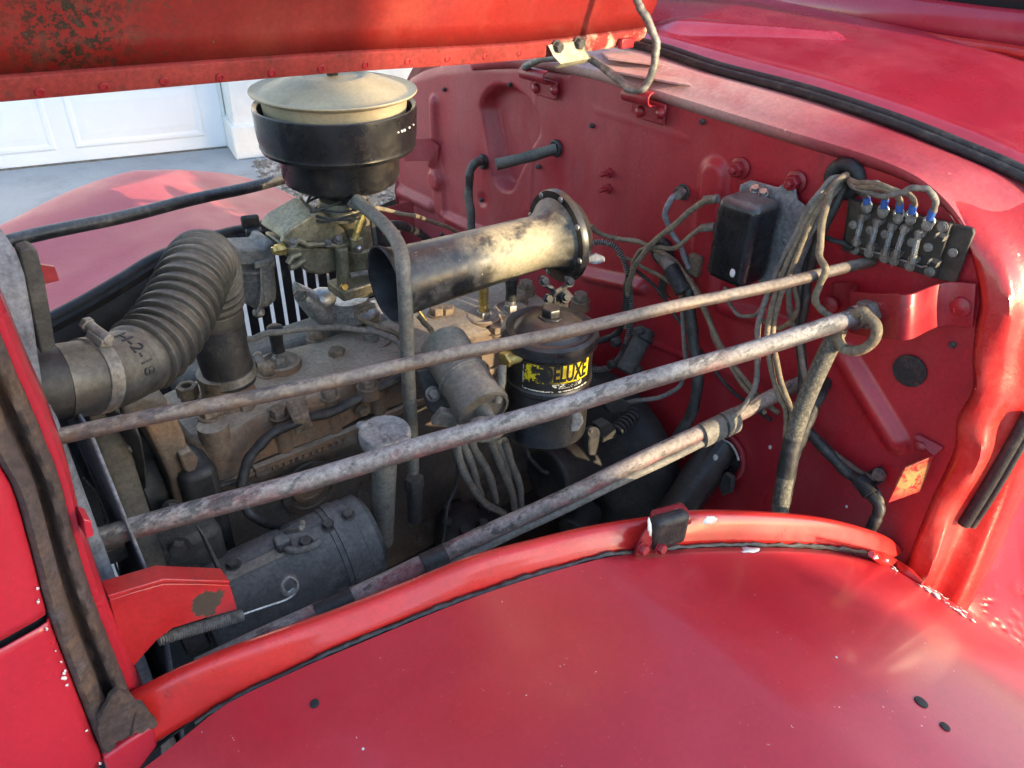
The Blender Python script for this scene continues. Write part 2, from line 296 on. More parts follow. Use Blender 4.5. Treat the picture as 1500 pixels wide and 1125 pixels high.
def text_mesh(body, size, ext=.0004, bold=0):
    cu = bpy.data.curves.new('t', 'FONT'); cu.body = body; cu.size = size; cu.extrude = ext; cu.align_x = 'CENTER'; cu.align_y = 'CENTER'; cu.resolution_u = 3; cu.offset = bold
    o = bpy.data.objects.new('t', cu); col.objects.link(o); dg = bpy.context.evaluated_depsgraph_get()
    me = o.evaluated_get(dg).to_mesh(); v = [V(x.co) for x in me.vertices]; f = [tuple(p.vertices) for p in me.polygons]
    bpy.data.objects.remove(o); bpy.data.curves.remove(cu); return v, f
def pts(spec, ax, val=None):
    out = []
    for q in spec:
        if len(q) == 4: out.append(P(*q))
        elif len(q) == 3: out.append(P(q[0], q[1], ax, q[2]))
        else: out.append(P(q[0], q[1], ax, val))
    return out
def cable(name, label, cat, r, m, spec, ax='x', val=.94, seg=10, group='wires and hoses of the engine bay', n=8):
    c = crom(pts(spec, ax, val), n)
    jr = random.Random(len(c) * 7 + int(c[0].x * 1e4)); ph_ = [jr.uniform(0, 6.28) for _ in range(6)]
    c = [p + V((math.sin(i * .55 + ph_[0]) + math.sin(i * .23 + ph_[1]), math.sin(i * .47 + ph_[2]) + math.sin(i * .19 + ph_[3]), math.sin(i * .5 + ph_[4]))) * .0006 for i, p in enumerate(c)]
    r = [r * (1 + .05 * math.sin(i * .9 + ph_[5]) + jr.uniform(-.04, .04)) for i in range(len(c))]
    return rebase(tag(MB().tube(c, r, seg).build(name, m), label, cat, group))

# ================================================================== SETTING
g = MB(); g.box((0, 0, -.25), (400, 400, .5)); struct(g.build('ground', 'concrete', smooth=False))
dw = (V((1.986, 5.393, 0)) - V((.642, 5.714, 0))).normalized(); dn = V((dw.y, -dw.x, 0))   # along the garage door / out of it
D0 = V((1.986, 5.393, 0))
ga = thing('garage', 'white garage with a raised panel door behind the truck', 'garage', D0)
def gp(a, b, z): return D0 + dw * a + dn * b + V((0, 0, z))     # a: along door from its right edge, b: outwards
GR = frame(dw, dn)
# door sections, each panel its own piece
PW, PH, GAP = .80, .37, .105
for srow in range(4):
    z0 = .009 + srow * .54
    mb = MB(); mb.box(gp(-2.42, -.02, z0 + .267), (4.84, .04, .533), GR)
    dsec = mb.build('door_section', 'white_door', ga, bevel=.004, smooth=False)
    for k in range(5):
        a0 = -.13 - k * (PW + GAP) - PW / 2
        mb = MB(); zc_ = z0 + .267
        def rect(hw, hh, b): return [gp(a0 + x * hw, b, zc_ + y * hh) for x, y in ((-1, -1), (1, -1), (1, 1), (-1, 1))]
        mb.loft([rect(PW / 2, PH / 2, .0005), rect(PW / 2 - .012, PH / 2 - .012, .008), rect(PW / 2 - .03, PH / 2 - .03, .008), rect(PW / 2 - .045, PH / 2 - .045, .003), rect(PW / 2 - .09, PH / 2 - .09, .007)], True)
        mb.add(rect(PW / 2 - .09, PH / 2 - .09, .007), [(0, 1, 2, 3)])
        mb.build('door_panel', 'white_door', dsec, smooth=False)
mb = MB(); mb.box(gp(-2.42, -.016, .004), (4.84, .05, .010), GR); mb.build('bottom_seal', 'steel_dull', ga)
mb = MB(); mb.box(gp(.012, -.03, 1.1), (.024, .06, 2.2), GR); mb.build('door_trim', 'white_stucco', ga, bevel=.003)
mb = MB(); mb.box(gp(.28, .10, 1.5), (.50, .36, 3.0), GR); mb.build('wall', 'white_stucco', ga, bevel=.01)
mb = MB(); mb.box(gp(.285, .11, .11), (.56, .42, .22), GR); mb.build('plinth', 'white_stucco', ga, bevel=.012)
mb = MB(); mb.box(gp(2.2, -.3, 1.5), (3.3, .4, 3.0), GR); mb.build('side_wall', 'white_stucco', ga)
mb = MB(); mb.box(gp(-2.42, -.08, 2.66), (4.86, .2, .84), GR); mb.build('lintel', 'white_stucco', ga)
mb = MB(); mb.box(gp(-5.1, .0, 1.5), (.5, .3, 3.0), GR); mb.build('pillar', 'white_stucco', ga)
mb = MB(); mb.prism([gp(-5.7, .45, 3.05), gp(4, .45, 3.05), gp(4, -2.5, 4.3), gp(-5.7, -2.5, 4.3)], (0, 0, .12)); mb.build('roof', 'roof_tile', ga)
# pebble strip beside the garage pillar
rb = MB(); pr = random.Random(3)
eb = MB(); eb.add([gp(.56, .0, .004), gp(.56, .33, .004), gp(.10, .38, .004), gp(.02, 2.6, .004), gp(5, 2.6, .004), gp(5, .0, .004)], [(0, 1, 2, 3, 4, 5)])
struct(eb.build('gravel_bed', 'earth', smooth=False))
for k in range(5200):
    a_ = pr.uniform(.02, 3.2); b_ = pr.uniform(.0, 2.6)
    if a_ < .59 and b_ < .35: continue
    if a_ < .09 + pr.uniform(-.03, .03): continue
    r_ = pr.uniform(.012, .032); p = gp(a_, b_, r_ * .35)
    ax = [V((pr.gauss(0, 1), pr.gauss(0, 1), pr.gauss(0, 1))).normalized() * r_ * pr.uniform(.7, 1.2) for _ in range(3)]
    v6 = [p + ax[0], p - ax[0], p + ax[1], p - ax[1], p + ax[2] * .7, p - ax[2] * .7]
    rb.add(v6, [(0, 2, 4), (2, 1, 4), (1, 3, 4), (3, 0, 4), (2, 0, 5), (1, 2, 5), (3, 1, 5), (0, 3, 5)])
o = rb.build('pebbles', 'pebble', smooth=False); o['kind'] = 'stuff'; o['label'] = 'grey and tan pebbles beside the garage pillar'; o['category'] = 'gravel'
# the house is added unseen behind the viewer to shade most of the bay
nh = thing('shade_house', 'tan stucco house added out of view for its shade', 'shade_house', (-6, -9, 0))
HX = 2.28
mb = MB(); mb.box(((HX - 12) / 2, -9, 1.6), (HX + 12, 6, 3.2)); mb.build('wall', 'shade_house_wall', nh)
mb = MB(); mb.prism([(HX, -5.8, 3.2), (HX, -12.2, 3.2), (HX, -9, 4.2)], (-12 - HX, 0, 0)); mb.build('roof', 'roof_tile', nh)
for wx in (-8.5, -5, -1.5):
    mb = MB(); mb.box((wx, -5.99, 1.7), (1.5, .06, 1.2)); wn = mb.build('window', 'white_door', nh)
    mb = MB(); mb.box((wx, -5.95, 1.7), (1.36, .02, 1.06)); mb.build('pane', 'glass_dark', wn)

# ================================================================== TRUCK CAB: firewall, cowl, jamb
YC0 = .93
cab = thing('truck_cab', 'red truck cab with pressed firewall, dusty cowl ledge and door jamb', 'truck cab', (.98, YC0, .4))
ZT = [(.15, 1.19), (.25, 1.25), (.29, 1.29), (.346, 1.334), (.422, 1.357), (.594, 1.366), (.807, 1.373), (.959, 1.379), (1.135, 1.366), (1.257, 1.347), (1.38, 1.318), (1.46, 1.292), (1.51, 1.268), (1.545, 1.235), (1.565, 1.19), (1.58, 1.1), (1.585, .9)]
def fw(u, v): p = P(u, v, 'x', .98); return (p.y, p.z)
def seg_d(q, a_, b_):
    ax, ay = a_; bx, by = b_; dx, dy = bx - ax, by - ay
    t = max(0, min(1, ((q[0] - ax) * dx + (q[1] - ay) * dy) / (dx * dx + dy * dy + 1e-12)))
    return math.hypot(q[0] - ax - dx * t, q[1] - ay - dy * t), t
BEADS = []   # a, b, r0, r1, height, edge softness
def bead(p, q, r0, r1, h, soft=.006, ky=1.0): BEADS.append((fw(*p), fw(*q), r0, r1, h, soft, ky))
bead((745, 176), (737, 262), .055, .017, -.032, .010, .70)
bead((637, 150), (640, 236), .012, .012, .011, .006)
bead((640, 236), (643, 262), .012, .021, .011, .006)
bead((643, 262), (646, 302), .021, .021, .008, .006)
bead((560, 268), (632, 302), .012, .012, .010, .006)
bead((655, 318), (775, 372), .010, .010, .010, .006)
bead((1047, 256), (1030, 420), .020, .024, .010, .009)
bead((857, 402), (940, 420), .010, .010, .012, .007)
bead((1060, 448), (1160, 482), .010, .010, .010, .007)
bead((948, 500), (1090, 556), .003, .003, .004, .003)
bead((1235, 520), (1312, 645), .013, .013, .013, .010)
bead((706, 292), (706, 293), .013, .013, -.006, .004)
bead((785, 128), (776, 300), .0015, .0015, .003, .003)
bead((870, 160), (1010, 205), .001, .001, .0012, .006)
def relief(y, z):
    h = 0
    for a_, b_, r0, r1, hh, so_, ky in BEADS:
        d, t = seg_d((y * ky, z), (a_[0] * ky, a_[1]), (b_[0] * ky, b_[1])); rr = r0 + (r1 - r0) * t
        if d < rr + so_: h += hh * ((1 - sm(rr - so_ * .6, rr + so_, d)) if rr > .0145 or rr < .004 else 1.15 * (1 - (d / (rr + so_)) ** 1.6) * (1 - sm(rr - so_ * .3, rr + so_, d)) ** .5)
    h += .0015 * math.sin(y * 9 + 1) * math.sin(z * 7)
    return h
mb = MB(); NY, NZ = 300, 200; rows = []
for i in range(NY + 1):
    y = y0_ = .19 + (1.585 - .19) * i / NY; zt = interp(ZT, y); r_ = []
    for j in range(NZ + 1):
        z = .45 + (zt - .45) * j / NZ
        y = max(y0_, interp([(.8, .210), (1.0, .217), (1.1, .226), (1.15, .233), (1.2, .25), (1.3, .27)], z)) ; edge = max(0, 1 - (zt - z) / .02) if y > 1.0 else 0
        le = max(0, 1 - (1.585 - y) / .02)
        r_.append(V((.98 - relief(y, z) + .012 * edge ** 2 + .012 * le ** 2, y, z)))
    rows.append(r_)
fwall = mb.loft(rows).build('firewall', 'paint_wall', cab, ang=70)
# ledge above the firewall, turning down into the jamb on the near side
inner = [P(u, v, 'x', .976) for u, v in ((690, 94), (760, 90), (860, 103), (960, 135), (1130, 188), (1300, 242), (1380, 292), (1430, 368), (1447, 440), (1441, 482), (1436, 530), (1436, 578), (1413, 620), (1410, 660), (1395, 696), (1371, 747), (1338, 830), (1318, 890))]
outer = [P(u, v, 'x', 1.07) for u, v in ((800, 42), (860, 52), (960, 76), (1050, 106), (1180, 141), (1300, 181), (1400, 221), (1500, 266))] + [V((1.07, .235, 1.333)), V((1.07, .195, 1.285)), V((1.07, .168, 1.21)), V((1.07, .155, 1.12)), V((1.06, .150, 1.02)), V((1.05, .145, .92)), V((1.04, .14, .83)), V((1.03, .14, .76))]
I_ = resample(crom(inner, 8), 140); O_ = resample(crom(outer, 8), 140)
# pair by similar arc position but hold the corner together
mb = MB(); rows = []
for i in range(140):
    t = i / 139
    a_, b_ = I_[i], O_[i]; nrm = V((-.6, -.45 * sm(.45, .7, t), 1 - .8 * sm(.5, .8, t))).normalized()
    wob = .004 * math.sin(t * 60) * sm(.55, .7, t)
    r_ = [a_ + V((.004, .004 * sm(.5, .7, t), -.012 * (1 - sm(.5, .7, t)))), a_ - V((.002, 0, 0)), a_ + nrm * .004]
    for k in range(1, 12):
        s_ = k / 12; r_.append(a_.lerp(b_, s_) + nrm * ((.010 - .011 * sm(.56, .63, t) + wob * 0) * math.sin(math.pi * min(1, s_ * 1.1)) ** .7 - (.006 * math.exp(-((s_ - .45) / .12) ** 2)) * sm(.6, .75, t)))
    r_.append(b_); rows.append(r_)
mb.loft(rows[:88]).build('ledge', 'paint_ledge', cab, solid=.002, ang=60)
mj = MB()
rows2 = []
for i in range(76, 140):
    t = i / 139; a_, b_ = I_[i], O_[i]; nrm = V((-.6, -.45, .2)).normalized()
    h = .010 + .006 * math.sin(t * 47 + 1) * sm(.55, .6, t)
    e_ = sm(.55, .66, t)
    r_ = [a_ + V((.006, .012, 0)), a_ + V((-.006 * e_ + .003 * (1 - e_), .002, 0))]
    for k in range(0, 15):
        s_ = k / 14; r_.append(a_.lerp(b_, s_) + nrm * (-.002 + e_ * (.008 + h * (math.exp(-((s_ - .16) / .11) ** 2))) + .010 * math.exp(-((s_ - .75) / .2) ** 2) * sm(.56, .66, t)))
    rows2.append(r_)
mj.loft(rows2).build('door_jamb', 'paint_jamb', cab, solid=.0016, ang=60)
# black hood weatherstrips
ws = crom([p + V((.004, 0, .008)) for p in outer[:10]], 10)
mb = MB(); mb.tube(ws, .0075, 10); wso = mb.build('weatherstrip', 'rubber_dark', cab)
mb = MB(); mb.tube([p + V((-.016, -.004, -.002)) for p in ws], .006, 10); mb.build('weatherstrip', 'rubber_dark', cab)
# cowl top up to the windscreen
mb = MB(); rows = []
def cowl_edge(y): return interp([(.16, 1.19), (.195, 1.285), (.235, 1.333), (.295, 1.359), (.383, 1.374), (.479, 1.387), (.606, 1.398), (.765, 1.405), (.93, 1.413), (1.2, 1.40), (1.45, 1.36), (1.6, 1.29), (1.68, 1.2)], y)
spear = (P(990, 50, 'z', 1.425), P(1222, 96, 'z', 1.405))
for i in range(121):
    x = 1.075 + .345 * i / 120; r_ = []
    for j in range(141):
        y = .155 + 1.53 * j / 140
        f = (x - 1.075) / .345
        z = cowl_edge(y) + .052 * math.sin(f * math.pi / 2) * sm(.155, .36, y) + .004
        d, t = seg_d((x, y), (spear[0].x, spear[0].y), (spear[1].x, spear[1].y))
        z += .010 * (1 - sm(.0, .05 - .045 * t, d))
        z += .006 * math.exp(-((f - .10) / .05) ** 2)
        r_.append(V((x, y, z)))
    rows.append(r_)
mb.loft(rows).build('cowl_top', 'paint_cowl', cab, ang=60)
# windscreen base moulding and frame
base = [P(u, v, 'x', 1.41) for u, v in ((900, 8), (960, 14), (1100, 22), (1250, 44), (1400, 68), (1500, 84), (1580, 110))]
bc = crom(base, 10)
mb = MB(); mb.tube([p + V((.0, 0, .004)) for p in bc], [(.016, .010)] * len(bc), 12, flat=V((1, 0, 0))); mb.build('windshield_moulding', 'paint_jamb', cab)
mb = MB(); mb.tube([p + V((.035, 0, .030)) for p in bc], [(.030, .020)] * len(bc), 14, flat=V((.5, 0, 1))); mb.build('windshield_frame', 'paint_cowl', cab)
mb = MB(); mb.tube([p + V((-.012, 0, -.004)) for p in bc], .0035, 8); mb.build('moulding_seal', 'white_drip' if False else 'tape', cab)
mb = MB(); gl = [p + V((.05, 0, .045)) for p in bc]; mb.loft([gl, [p + V((.22, 0, .36)) for p in gl]]).build('windshield', 'glass_dark', cab, solid=.004)
# cab shell (outside the picture, it shades the drive behind)
mb = MB(); mb.box((2.05, YC0, 1.92), (1.0, 1.35, .05)); mb.build('roof', 'paint_cowl', cab, bevel=.02)
mb = MB(); mb.box((2.1, YC0 + .72, 1.0), (1.2, .05, 1.1)); mb.build('door', 'paint_cowl', cab, bevel=.02)
mb = MB(); mb.box((2.1, .17, .95), (1.2, .05, .95)); mb.build('door', 'paint_cowl', cab, bevel=.02)
mb = MB(); mb.box((2.72, YC0, 1.15), (.05, 1.4, 1.5)); mb.build('back_panel', 'paint_cowl', cab, bevel=.02)
mb = MB(); mb.box((3.8, YC0, 1.3), (2.1, 1.5, 1.5)); mb.build('shade_body', 'paint_cowl', cab, bevel=.05)  # closed body, unseen, added to keep sun off the garage door
for yy in (.18, 1.65):
    mb = MB(); mb.box((2.1, yy, 1.66), (1.1, .012, .48)); mb.build('shade_pane', 'glass_dark', cab)  # opaque panes added to stop sun passing through the cab
for yy in (.22, 1.64):
    mb = MB(); mb.tube([V((1.46, yy, 1.42)), V((1.62, yy + (.03 if yy < 1 else -.03), 1.90))], .03, 10); mb.build('pillar', 'paint_cowl', cab)
# side weatherstrip lying on the jamb
bpy.context.view_layer.update()
JO = [c for c in cab.children if c.name.startswith('door_jamb')][0]
def jsurf(u, v):
    inv = JO.matrix_world.inverted(); hit, loc, nrm, _ = JO.ray_cast(inv @ CAM, ray(u, v))
    return JO.matrix_world @ loc if hit else P(u, v, 'x', 1.03)
q = crom([jsurf(u, v) - ray(u, v) * .004 for u, v in ((1508, 606), (1482, 652), (1460, 690), (1436, 730), (1412, 768))], 6)
MB().tube(q, .0085, 10).build('weatherstrip', 'rubber_dark', cab)
q = crom([jsurf(u, v) - ray(u, v) * .006 for u, v in ((1516, 618), (1490, 664), (1468, 702), (1444, 741), (1424, 771))], 6)
MB().tube(q, .0050, 10).build('weatherstrip', 'rubber_dark', cab)
# flared cowl side with dimpled paint
LA_ = resample(crom([P(u, v, 'x', x) for u, v, x in ((1392, 872, 1.03), (1412, 842, 1.03), (1440, 790, 1.035), (1475, 715, 1.04), (1505, 652, 1.045), (1560, 540, 1.05))], 8), 70)
LB_ = resample(crom([P(u, v, 'x', x) for u, v, x in ((1392, 874, 1.03), (1430, 902, 1.06), (1470, 935, 1.10), (1510, 968, 1.15), (1570, 1010, 1.22), (1640, 1040, 1.3))], 8), 70)
dr = random.Random(5); dim = [(dr.uniform(.20, .98), .45 + .5 * dr.random(), dr.uniform(.5, 1.2)) for _ in range(70)]
rows = []
for i in range(70):
    r_ = []
    for j in range(61):
        t = j / 60; p = LA_[i].lerp(LB_[i], t); h = -.02 * math.sin(math.pi * t) * min(1, i / 40)
        for da, db, s_ in dim:
            dd = ((i / 69 - da) / .020) ** 2 + ((t - db) / .018) ** 2
            if dd < 9: h -= -.0022 * s_ * math.exp(-dd)
        r_.append(p + V((-.5, -.6, .5)).normalized() * h)
    rows.append(r_)
MB().loft(rows).build('cowl_side', 'paint_cowl', cab, solid=.002, ang=60)
# firewall fixings
def fwp(u, v, x=.975): return P(u, v, 'x', x)
AX = V((-1, 0, 0))
for u, v in ((1085, 246), (1167, 266)):
    mb = MB(); p = fwp(u, v, .978); mb.lathe(p, AX, [(.016, 0), (.016, .003), (.012, .005)], 24); mb.hexa(p + AX * .005, AX, .0115, .012); mb.lathe(p + AX * .016, AX, [(.006, 0), (.006, .008), (.004, .010)], 14); mb.build('nut', 'paint_hat', cab, bevel=.0006)
for u, v in ((892, 253), (890, 276)):
    mb = MB(); p = fwp(u, v, .978); mb.lathe(p, AX, [(.009, 0), (.008, .004)], 16); mb.lathe(p, AX, [(.0045, 0), (.0045, .020), (.003, .022)], 12); mb.build('stud', 'paint_hat', cab)
for u, v in ((652, 131), (748, 124), (868, 184), (1030, 178), (640, 268), (789, 244), (706, 293), (648, 343), (1396, 505)):
    mb = MB(); p = fwp(u, v, .979 if u != 706 else .985); mb.lathe(p, AX, [(.0045, -.002), (.0045, .003), (.003, .006)], 8); mb.build('screw', 'iron_dark', cab)
mb = MB(); mb.lathe(fwp(1333, 543, .979), AX, [(.0225, 0), (.0225, .0025), (.019, .003), (.0, .0015)], 36); mb.build('hole_plug', 'rubber_dark', cab)
for u, v in ((638, 690), (1152, 720), (1045, 670), (1108, 655)): pass
for u, v, r_ in ((1000, 667, .006), (1084, 654, .004), (1128, 655, .0035), (1240, 742, .0025), (1090, 688, .002)):
    mb = MB(); mb.ball(fwp(u, v, .979), r_, 10, (.25, .8, 1.3)); mb.build('paint_splash', 'white_drip', cab)
# hat bracket that carries the brace rod
hbp = [(.977, .448, 1.190, 1.136), (.974, .420, 1.202, 1.148), (.962, .409, 1.205, 1.151), (.938, .403, 1.209, 1.154), (.926, .394, 1.213, 1.158), (.908, .358, 1.230, 1.174), (.896, .333, 1.244, 1.188), (.893, .322, 1.248, 1.192), (.902, .314, 1.251, 1.195), (.942, .313, 1.248, 1.193), (.962, .308, 1.249, 1.195), (.969, .296, 1.253, 1.199), (.970, .274, 1.259, 1.205)]
tp_ = crom([V((x, y, a_)) for x, y, a_, b_ in hbp], 6); bt_ = crom([V((x, y - .015, b_)) for x, y, a_, b_ in hbp], 6)
MB().loft([bt_, tp_]).build('hat_bracket', 'paint_hat', cab, solid=.004, bevel=.001)
for y, z in ((P(1408, 449, 'x', .968).y, P(1408, 449, 'x', .968).z), (.438, 1.162)):
    mb = MB(); mb.lathe((.968, y, z), AX, [(.013, 0), (.012, .004), (.006, .007), (0, .0075)], 20); mb.build('rivet', 'paint_hat', cab)
# tab bracket
_l = P(1335, 700, 'x', .945) - P(1345, 690, 'x', .95)
mat('paint_tab_sunlit', (.28, .013, .013), .45, var=.15, vs=14, patches=[dict(c=(.20, .16, .05), s=90, lo=.42, hi=.52, mask=(tuple(_l), .036), r=.8)], grit=.2)  # yellow patch paints the sun falling on the tab's face
tb = thing('tab_bracket', 'small bent red tab bracket with sunlight painted yellow on its face low on the firewall', 'bracket', fwp(1345, 690, .95))
q = [P(1323, 688, 'x', .955), P(1371, 668, 'x', .955), P(1346, 724, 'x', .955), P(1303, 738, 'x', .90)]
c0, c1, c2, c3 = P(1326, 686, 'x', .925), P(1368, 668, 'x', .965), P(1349, 720, 'x', .965), P(1301, 737, 'x', .925)
MB().prism([c0, c1, c2, c3], (c1 - c0).cross(c3 - c0).normalized() * .003).build('face', 'paint_tab_sunlit', tb, bevel=.0008)
MB().prism([c1, P(1382, 656, 'x', .975), P(1345, 636, 'x', .975), P(1338, 640, 'x', .972), P(1360, 662, 'x', .966)], (.003, 0, 0)).build('mounting_plate', 'paint_hat', tb, bevel=.0008)
MB().lathe(P(1349, 654, 'x', .972), AX, [(.008, 0), (.008, .004), (.004, .007)], 16).build('rivet', 'paint_hat', tb)
# hinge brackets on the firewall
for nm, u0, v0, lab in (('a', 766, 105, 'rolled red hinge bracket on the far side of the cowl centre'), ('b', 916, 136, 'rolled red hinge bracket under the bent hinge rod')):
    k = 1.0 if nm == 'a' else 1.12
    t_ = thing('hinge_bracket', lab, 'bracket', P(u0 + 18, v0 + 10, 'x', .95), 'hinge brackets on the firewall')
    A = P(u0, v0, 'x', .955); B = P(u0 + 36 * k, v0 + 9 * k, 'x', .955)
    rr = .010
    arc = [V((math.cos(a_), 0, math.sin(a_))) * rr for a_ in [R(d) for d in range(200, 30, -17)][::1]]
    arc = [V((-math.cos(R(d)) * rr, 0, math.sin(R(d)) * rr)) for d in range(-80, 130, 15)]
    prof = [V((.020, 0, -.032)), V((.020, 0, -.014)), V((.010, 0, -.0115))] + [V((-math.sin(R(d)) * rr, 0, -math.cos(R(d)) * rr)) for d in range(10, 200, 15)]
    MB().loft([[A + p for p in prof], [B + p for p in prof]]).build('hinge_leaf', 'paint_hat', t_, solid=.003, bevel=.0006)
    Cc = P(u0 + 20, v0 + 26, 'x', .972); 
    MB().box(P(u0 + 34 * k, v0 + 24 * k, 'x', .973), (.005, .058, .032)).build('plate', 'paint_hat', t_, bevel=.004)
    for du in (20, 47): MB().lathe(P(u0 + du * k, v0 + (22 + du * .1) * k, 'x', .971), AX, [(.009, 0), (.0085, .004), (.005, .0075), (0, .0085)], 18).build('rivet', 'paint_hat', t_)
# stacked plates on the ledge beside the hinge
mb = MB(); mb.prism([P(870, 84, 'z', 1.392), P(975, 92, 'z', 1.392), P(1012, 128, 'z', 1.392), P(900, 108, 'z', 1.392)], (0, 0, .004)); mb.build('hinge_plate', 'paint_ledge', cab, bevel=.001)
mb = MB(); mb.prism([P(880, 77, 'z', 1.405), P(950, 86, 'z', 1.405), P(972, 98, 'z', 1.405), P(890, 88, 'z', 1.405)], (0, 0, .004)); mb.build('hinge_plate', 'paint_ledge', cab, bevel=.001)
# small bracket near the far edge of the firewall
mb = MB(); mb.prism([P(590, 203, 'x', .93), P(628, 203, 'x', .955), P(643, 214, 'x', .972), P(640, 246, 'x', .972), P(630, 236, 'x', .955), P(592, 236, 'x', .93)], (.003, 0, 0)); mb.build('side_bracket', 'paint_wall', cab, bevel=.001)
mb = MB(); mb.prism([P(560, 305, 'x', .90), P(604, 294, 'x', .97), P(606, 330, 'x', .97), P(560, 345, 'x', .90)], (.003, 0, 0)); mb.build('side_bracket', 'paint_wall', cab, bevel=.001)

# ================================================================== FENDERS
LIP = [(140, 1060), (203, 1022), (313, 970), (500, 902), (600, 863), (700, 823), (800, 796), (867, 780), (950, 766), (1050, 754), (1200, 762), (1290, 784), (1322, 803)]
lip = crom([PL(u, v, .56, -.33) for u, v in LIP], 8)
GAPP = [(165, 1130), (230, 1085), (333, 1026), (433, 976), (500, 942), (700, 866), (870, 815), (950, 804), (1050, 796), (1200, 798), (1260, 806), (1300, 818)]
gapl = crom([PL(u, v, .545, -.33) for u, v in GAPP], 8)
FED = [(150, 1170), (230, 1112), (287, 1067), (333, 1032), (433, 984), (500, 955), (700, 874), (870, 822), (950, 811), (1050, 803), (1200, 806), (1290, 822), (1330, 840), (1400, 882), (1500, 962)]
fe = [PL(u, v, .535, -.33) if u < 1250 else None for u, v in FED]
fe = [p if p else PL(u, v, .5, -.28) if u < 1340 else PL(u, v, .42, -.22) for p, (u, v) in zip(fe, FED)]
def mirror(p): return V((p.x, 2 * YC0 - p.y, p.z))
def fender(th, far):
    mfun = mirror if far else (lambda p: p)
    e = resample(crom(fe, 10), 90); rows = []
    e = [e[0] + V((-.25 + .05 * k, .02 - .004 * k, -.10 + .02 * k)) for k in range(5)] + e + [e[-1] + V((.1 * k, -.01 * k, -.10 * k)) for k in (1, 2)]
    for p in e:
        r_ = [p + V((0, .006, -.016)), p + V((0, .001, -.003))]
        for k in range(0, 46):
            w_ = .62 * k / 45
            z = p.z - .03 * w_ - .18 * w_ ** 2 - .9 * max(0, w_ - .42) ** 2 * 3
            z += .012 * math.exp(-((w_ - .30) / .22) ** 2) * sm(.0, .1, w_) + (.055 * math.exp(-((w_ - .45) / .2) ** 2) if far else 0)
            r_.append(V((p.x - .10 * w_ * sm(.7, 1.2, p.x), p.y - w_, z)))
        rows.append([mfun(q) for q in r_])
    MB().loft(rows).build('panel', 'paint_far_sky' if far else 'paint_fender', th, solid=.0016, ang=70)
    L_ = resample(lip, 80); G_ = resample(gapl, 80); rows = []
    for a_, b_ in zip(L_, G_):
        out = V((0, -1, 0)); r_ = [a_ + V((0, .016, -.030)), a_ + V((0, .015, -.006)), a_ + V((0, .011, -.001)), a_ + V((0, .003, .0)), a_ + V((0, -.001, -.003))]
        for s_ in (.2, .4, .6, .8, 1): r_.append((a_ + V((0, -.002, -.006))).lerp(b_, s_) + out * .0015 * math.sin(math.pi * s_))
        rows.append([mfun(q) for q in r_])
    MB().loft(rows).build('flange', 'black_matte' if far else 'paint_flange', th, solid=.002, ang=50)
nf = thing('front_fender', 'faded glossy red front fender nearest the viewer', 'fender', (.45, .2, .9))
fender(nf, False)
wl = resample(crom([PL(u, v, .541, -.33) for u, v in [(287, 1058), (333, 1029), (433, 980), (500, 949), (700, 870), (870, 818), (950, 807), (1050, 799), (1200, 801), (1280, 812)]], 8), 120)
wl = [p + V((0, random.uniform(-.0008, .0008), random.uniform(-.001, .001))) for p in wl]
MB().tube(wl, [.0035 * random.uniform(.6, 1.2) for _ in wl], 7).build('welt', 'tape', nf)
# torn lower end of the flange
MB().loft([[PL(u, v, .550, -.33) for u, v in ((225, 1098), (287, 1052), (345, 1018))], [PL(u, v, .585, -.33) for u, v in ((228, 1092), (288, 1048), (345, 1012))]]).build('inner_edge', 'black_matte', nf, solid=.002)
# rubber hood stop
bs = P(985, 770, 's', 1.0); bs = PL(985, 775, .545, -.33)
fx = V((1, -.33, 0)).normalized(); fy = V((.33, 1, 0)).normalized(); FR = Matrix((fx, fy, V((0, 0, 1)))).transposed()
MB().box(PL(978, 775, .54, -.33), (.046, .018, .044), FR).build('bump_stop', 'rubber_dark', nf, bevel=.007, bseg=3)
MB().box(PL(984, 752, .55, -.33) + V((0, 0, -.006)), (.044, .028, .016), FR).build('bump_cap', 'paint_hat', nf, bevel=.006, bseg=3)
MB().prism([PL(925, 815, .537, -.33), PL(938, 785, .537, -.33), PL(955, 760, .545, -.33), PL(975, 800, .537, -.33), PL(972, 812, .537, -.33)], (0, -.003, 0)).build('bump_bracket', 'paint_hat', nf, bevel=.001)
for u, v in ((940, 803), (966, 802)): MB().hexa(PL(u, v, .531, -.33), (0, -1, .15), .0065, .006, .008).build('screw', 'paint_hat', nf)
def drip(th, p, n_, l, wd, dirv):
    rk = [random.uniform(.62, 1.2) for _ in range(18)]; n_ = V(n_).normalized(); d = V(dirv); d = (d - n_ * d.dot(n_)).normalized(); s_ = n_.cross(d)
    MB().add([p + n_ * .001] + [p + n_ * .0006 + d * (l * math.cos(t) * rk[int(t * 2.86) % 18]) + s_ * (wd * math.sin(t) * rk[int(t * 2.86 + 5) % 18]) for t in [2 * math.pi * k / 18 for k in range(18)]], [(0, 1 + k, 1 + (k + 1) % 18) for k in range(18)]).build('paint_splash', 'white_drip', th, solid=.0004)
drip(nf, PL(1040, 762, .541, -.33), (0, -1, .5), .016, .006, (1, 0, -.4))
drip(nf, PL(951, 772, .530, -.33), (0, -1, .3), .012, .003, (0, 0, 1))
def fsurf(u, v):
    """a point on the near fender's top"""
    hit, loc, nrm, _ = FO.ray_cast(FO.matrix_world.inverted() @ CAM, ray(u, v)); return (FO.matrix_world @ loc, nrm) if hit else (P(u, v, 'z', .95), V((0, 0, 1)))
bpy.context.view_layer.update()
FO = [c for c in nf.children if c.name.startswith('panel')][0]
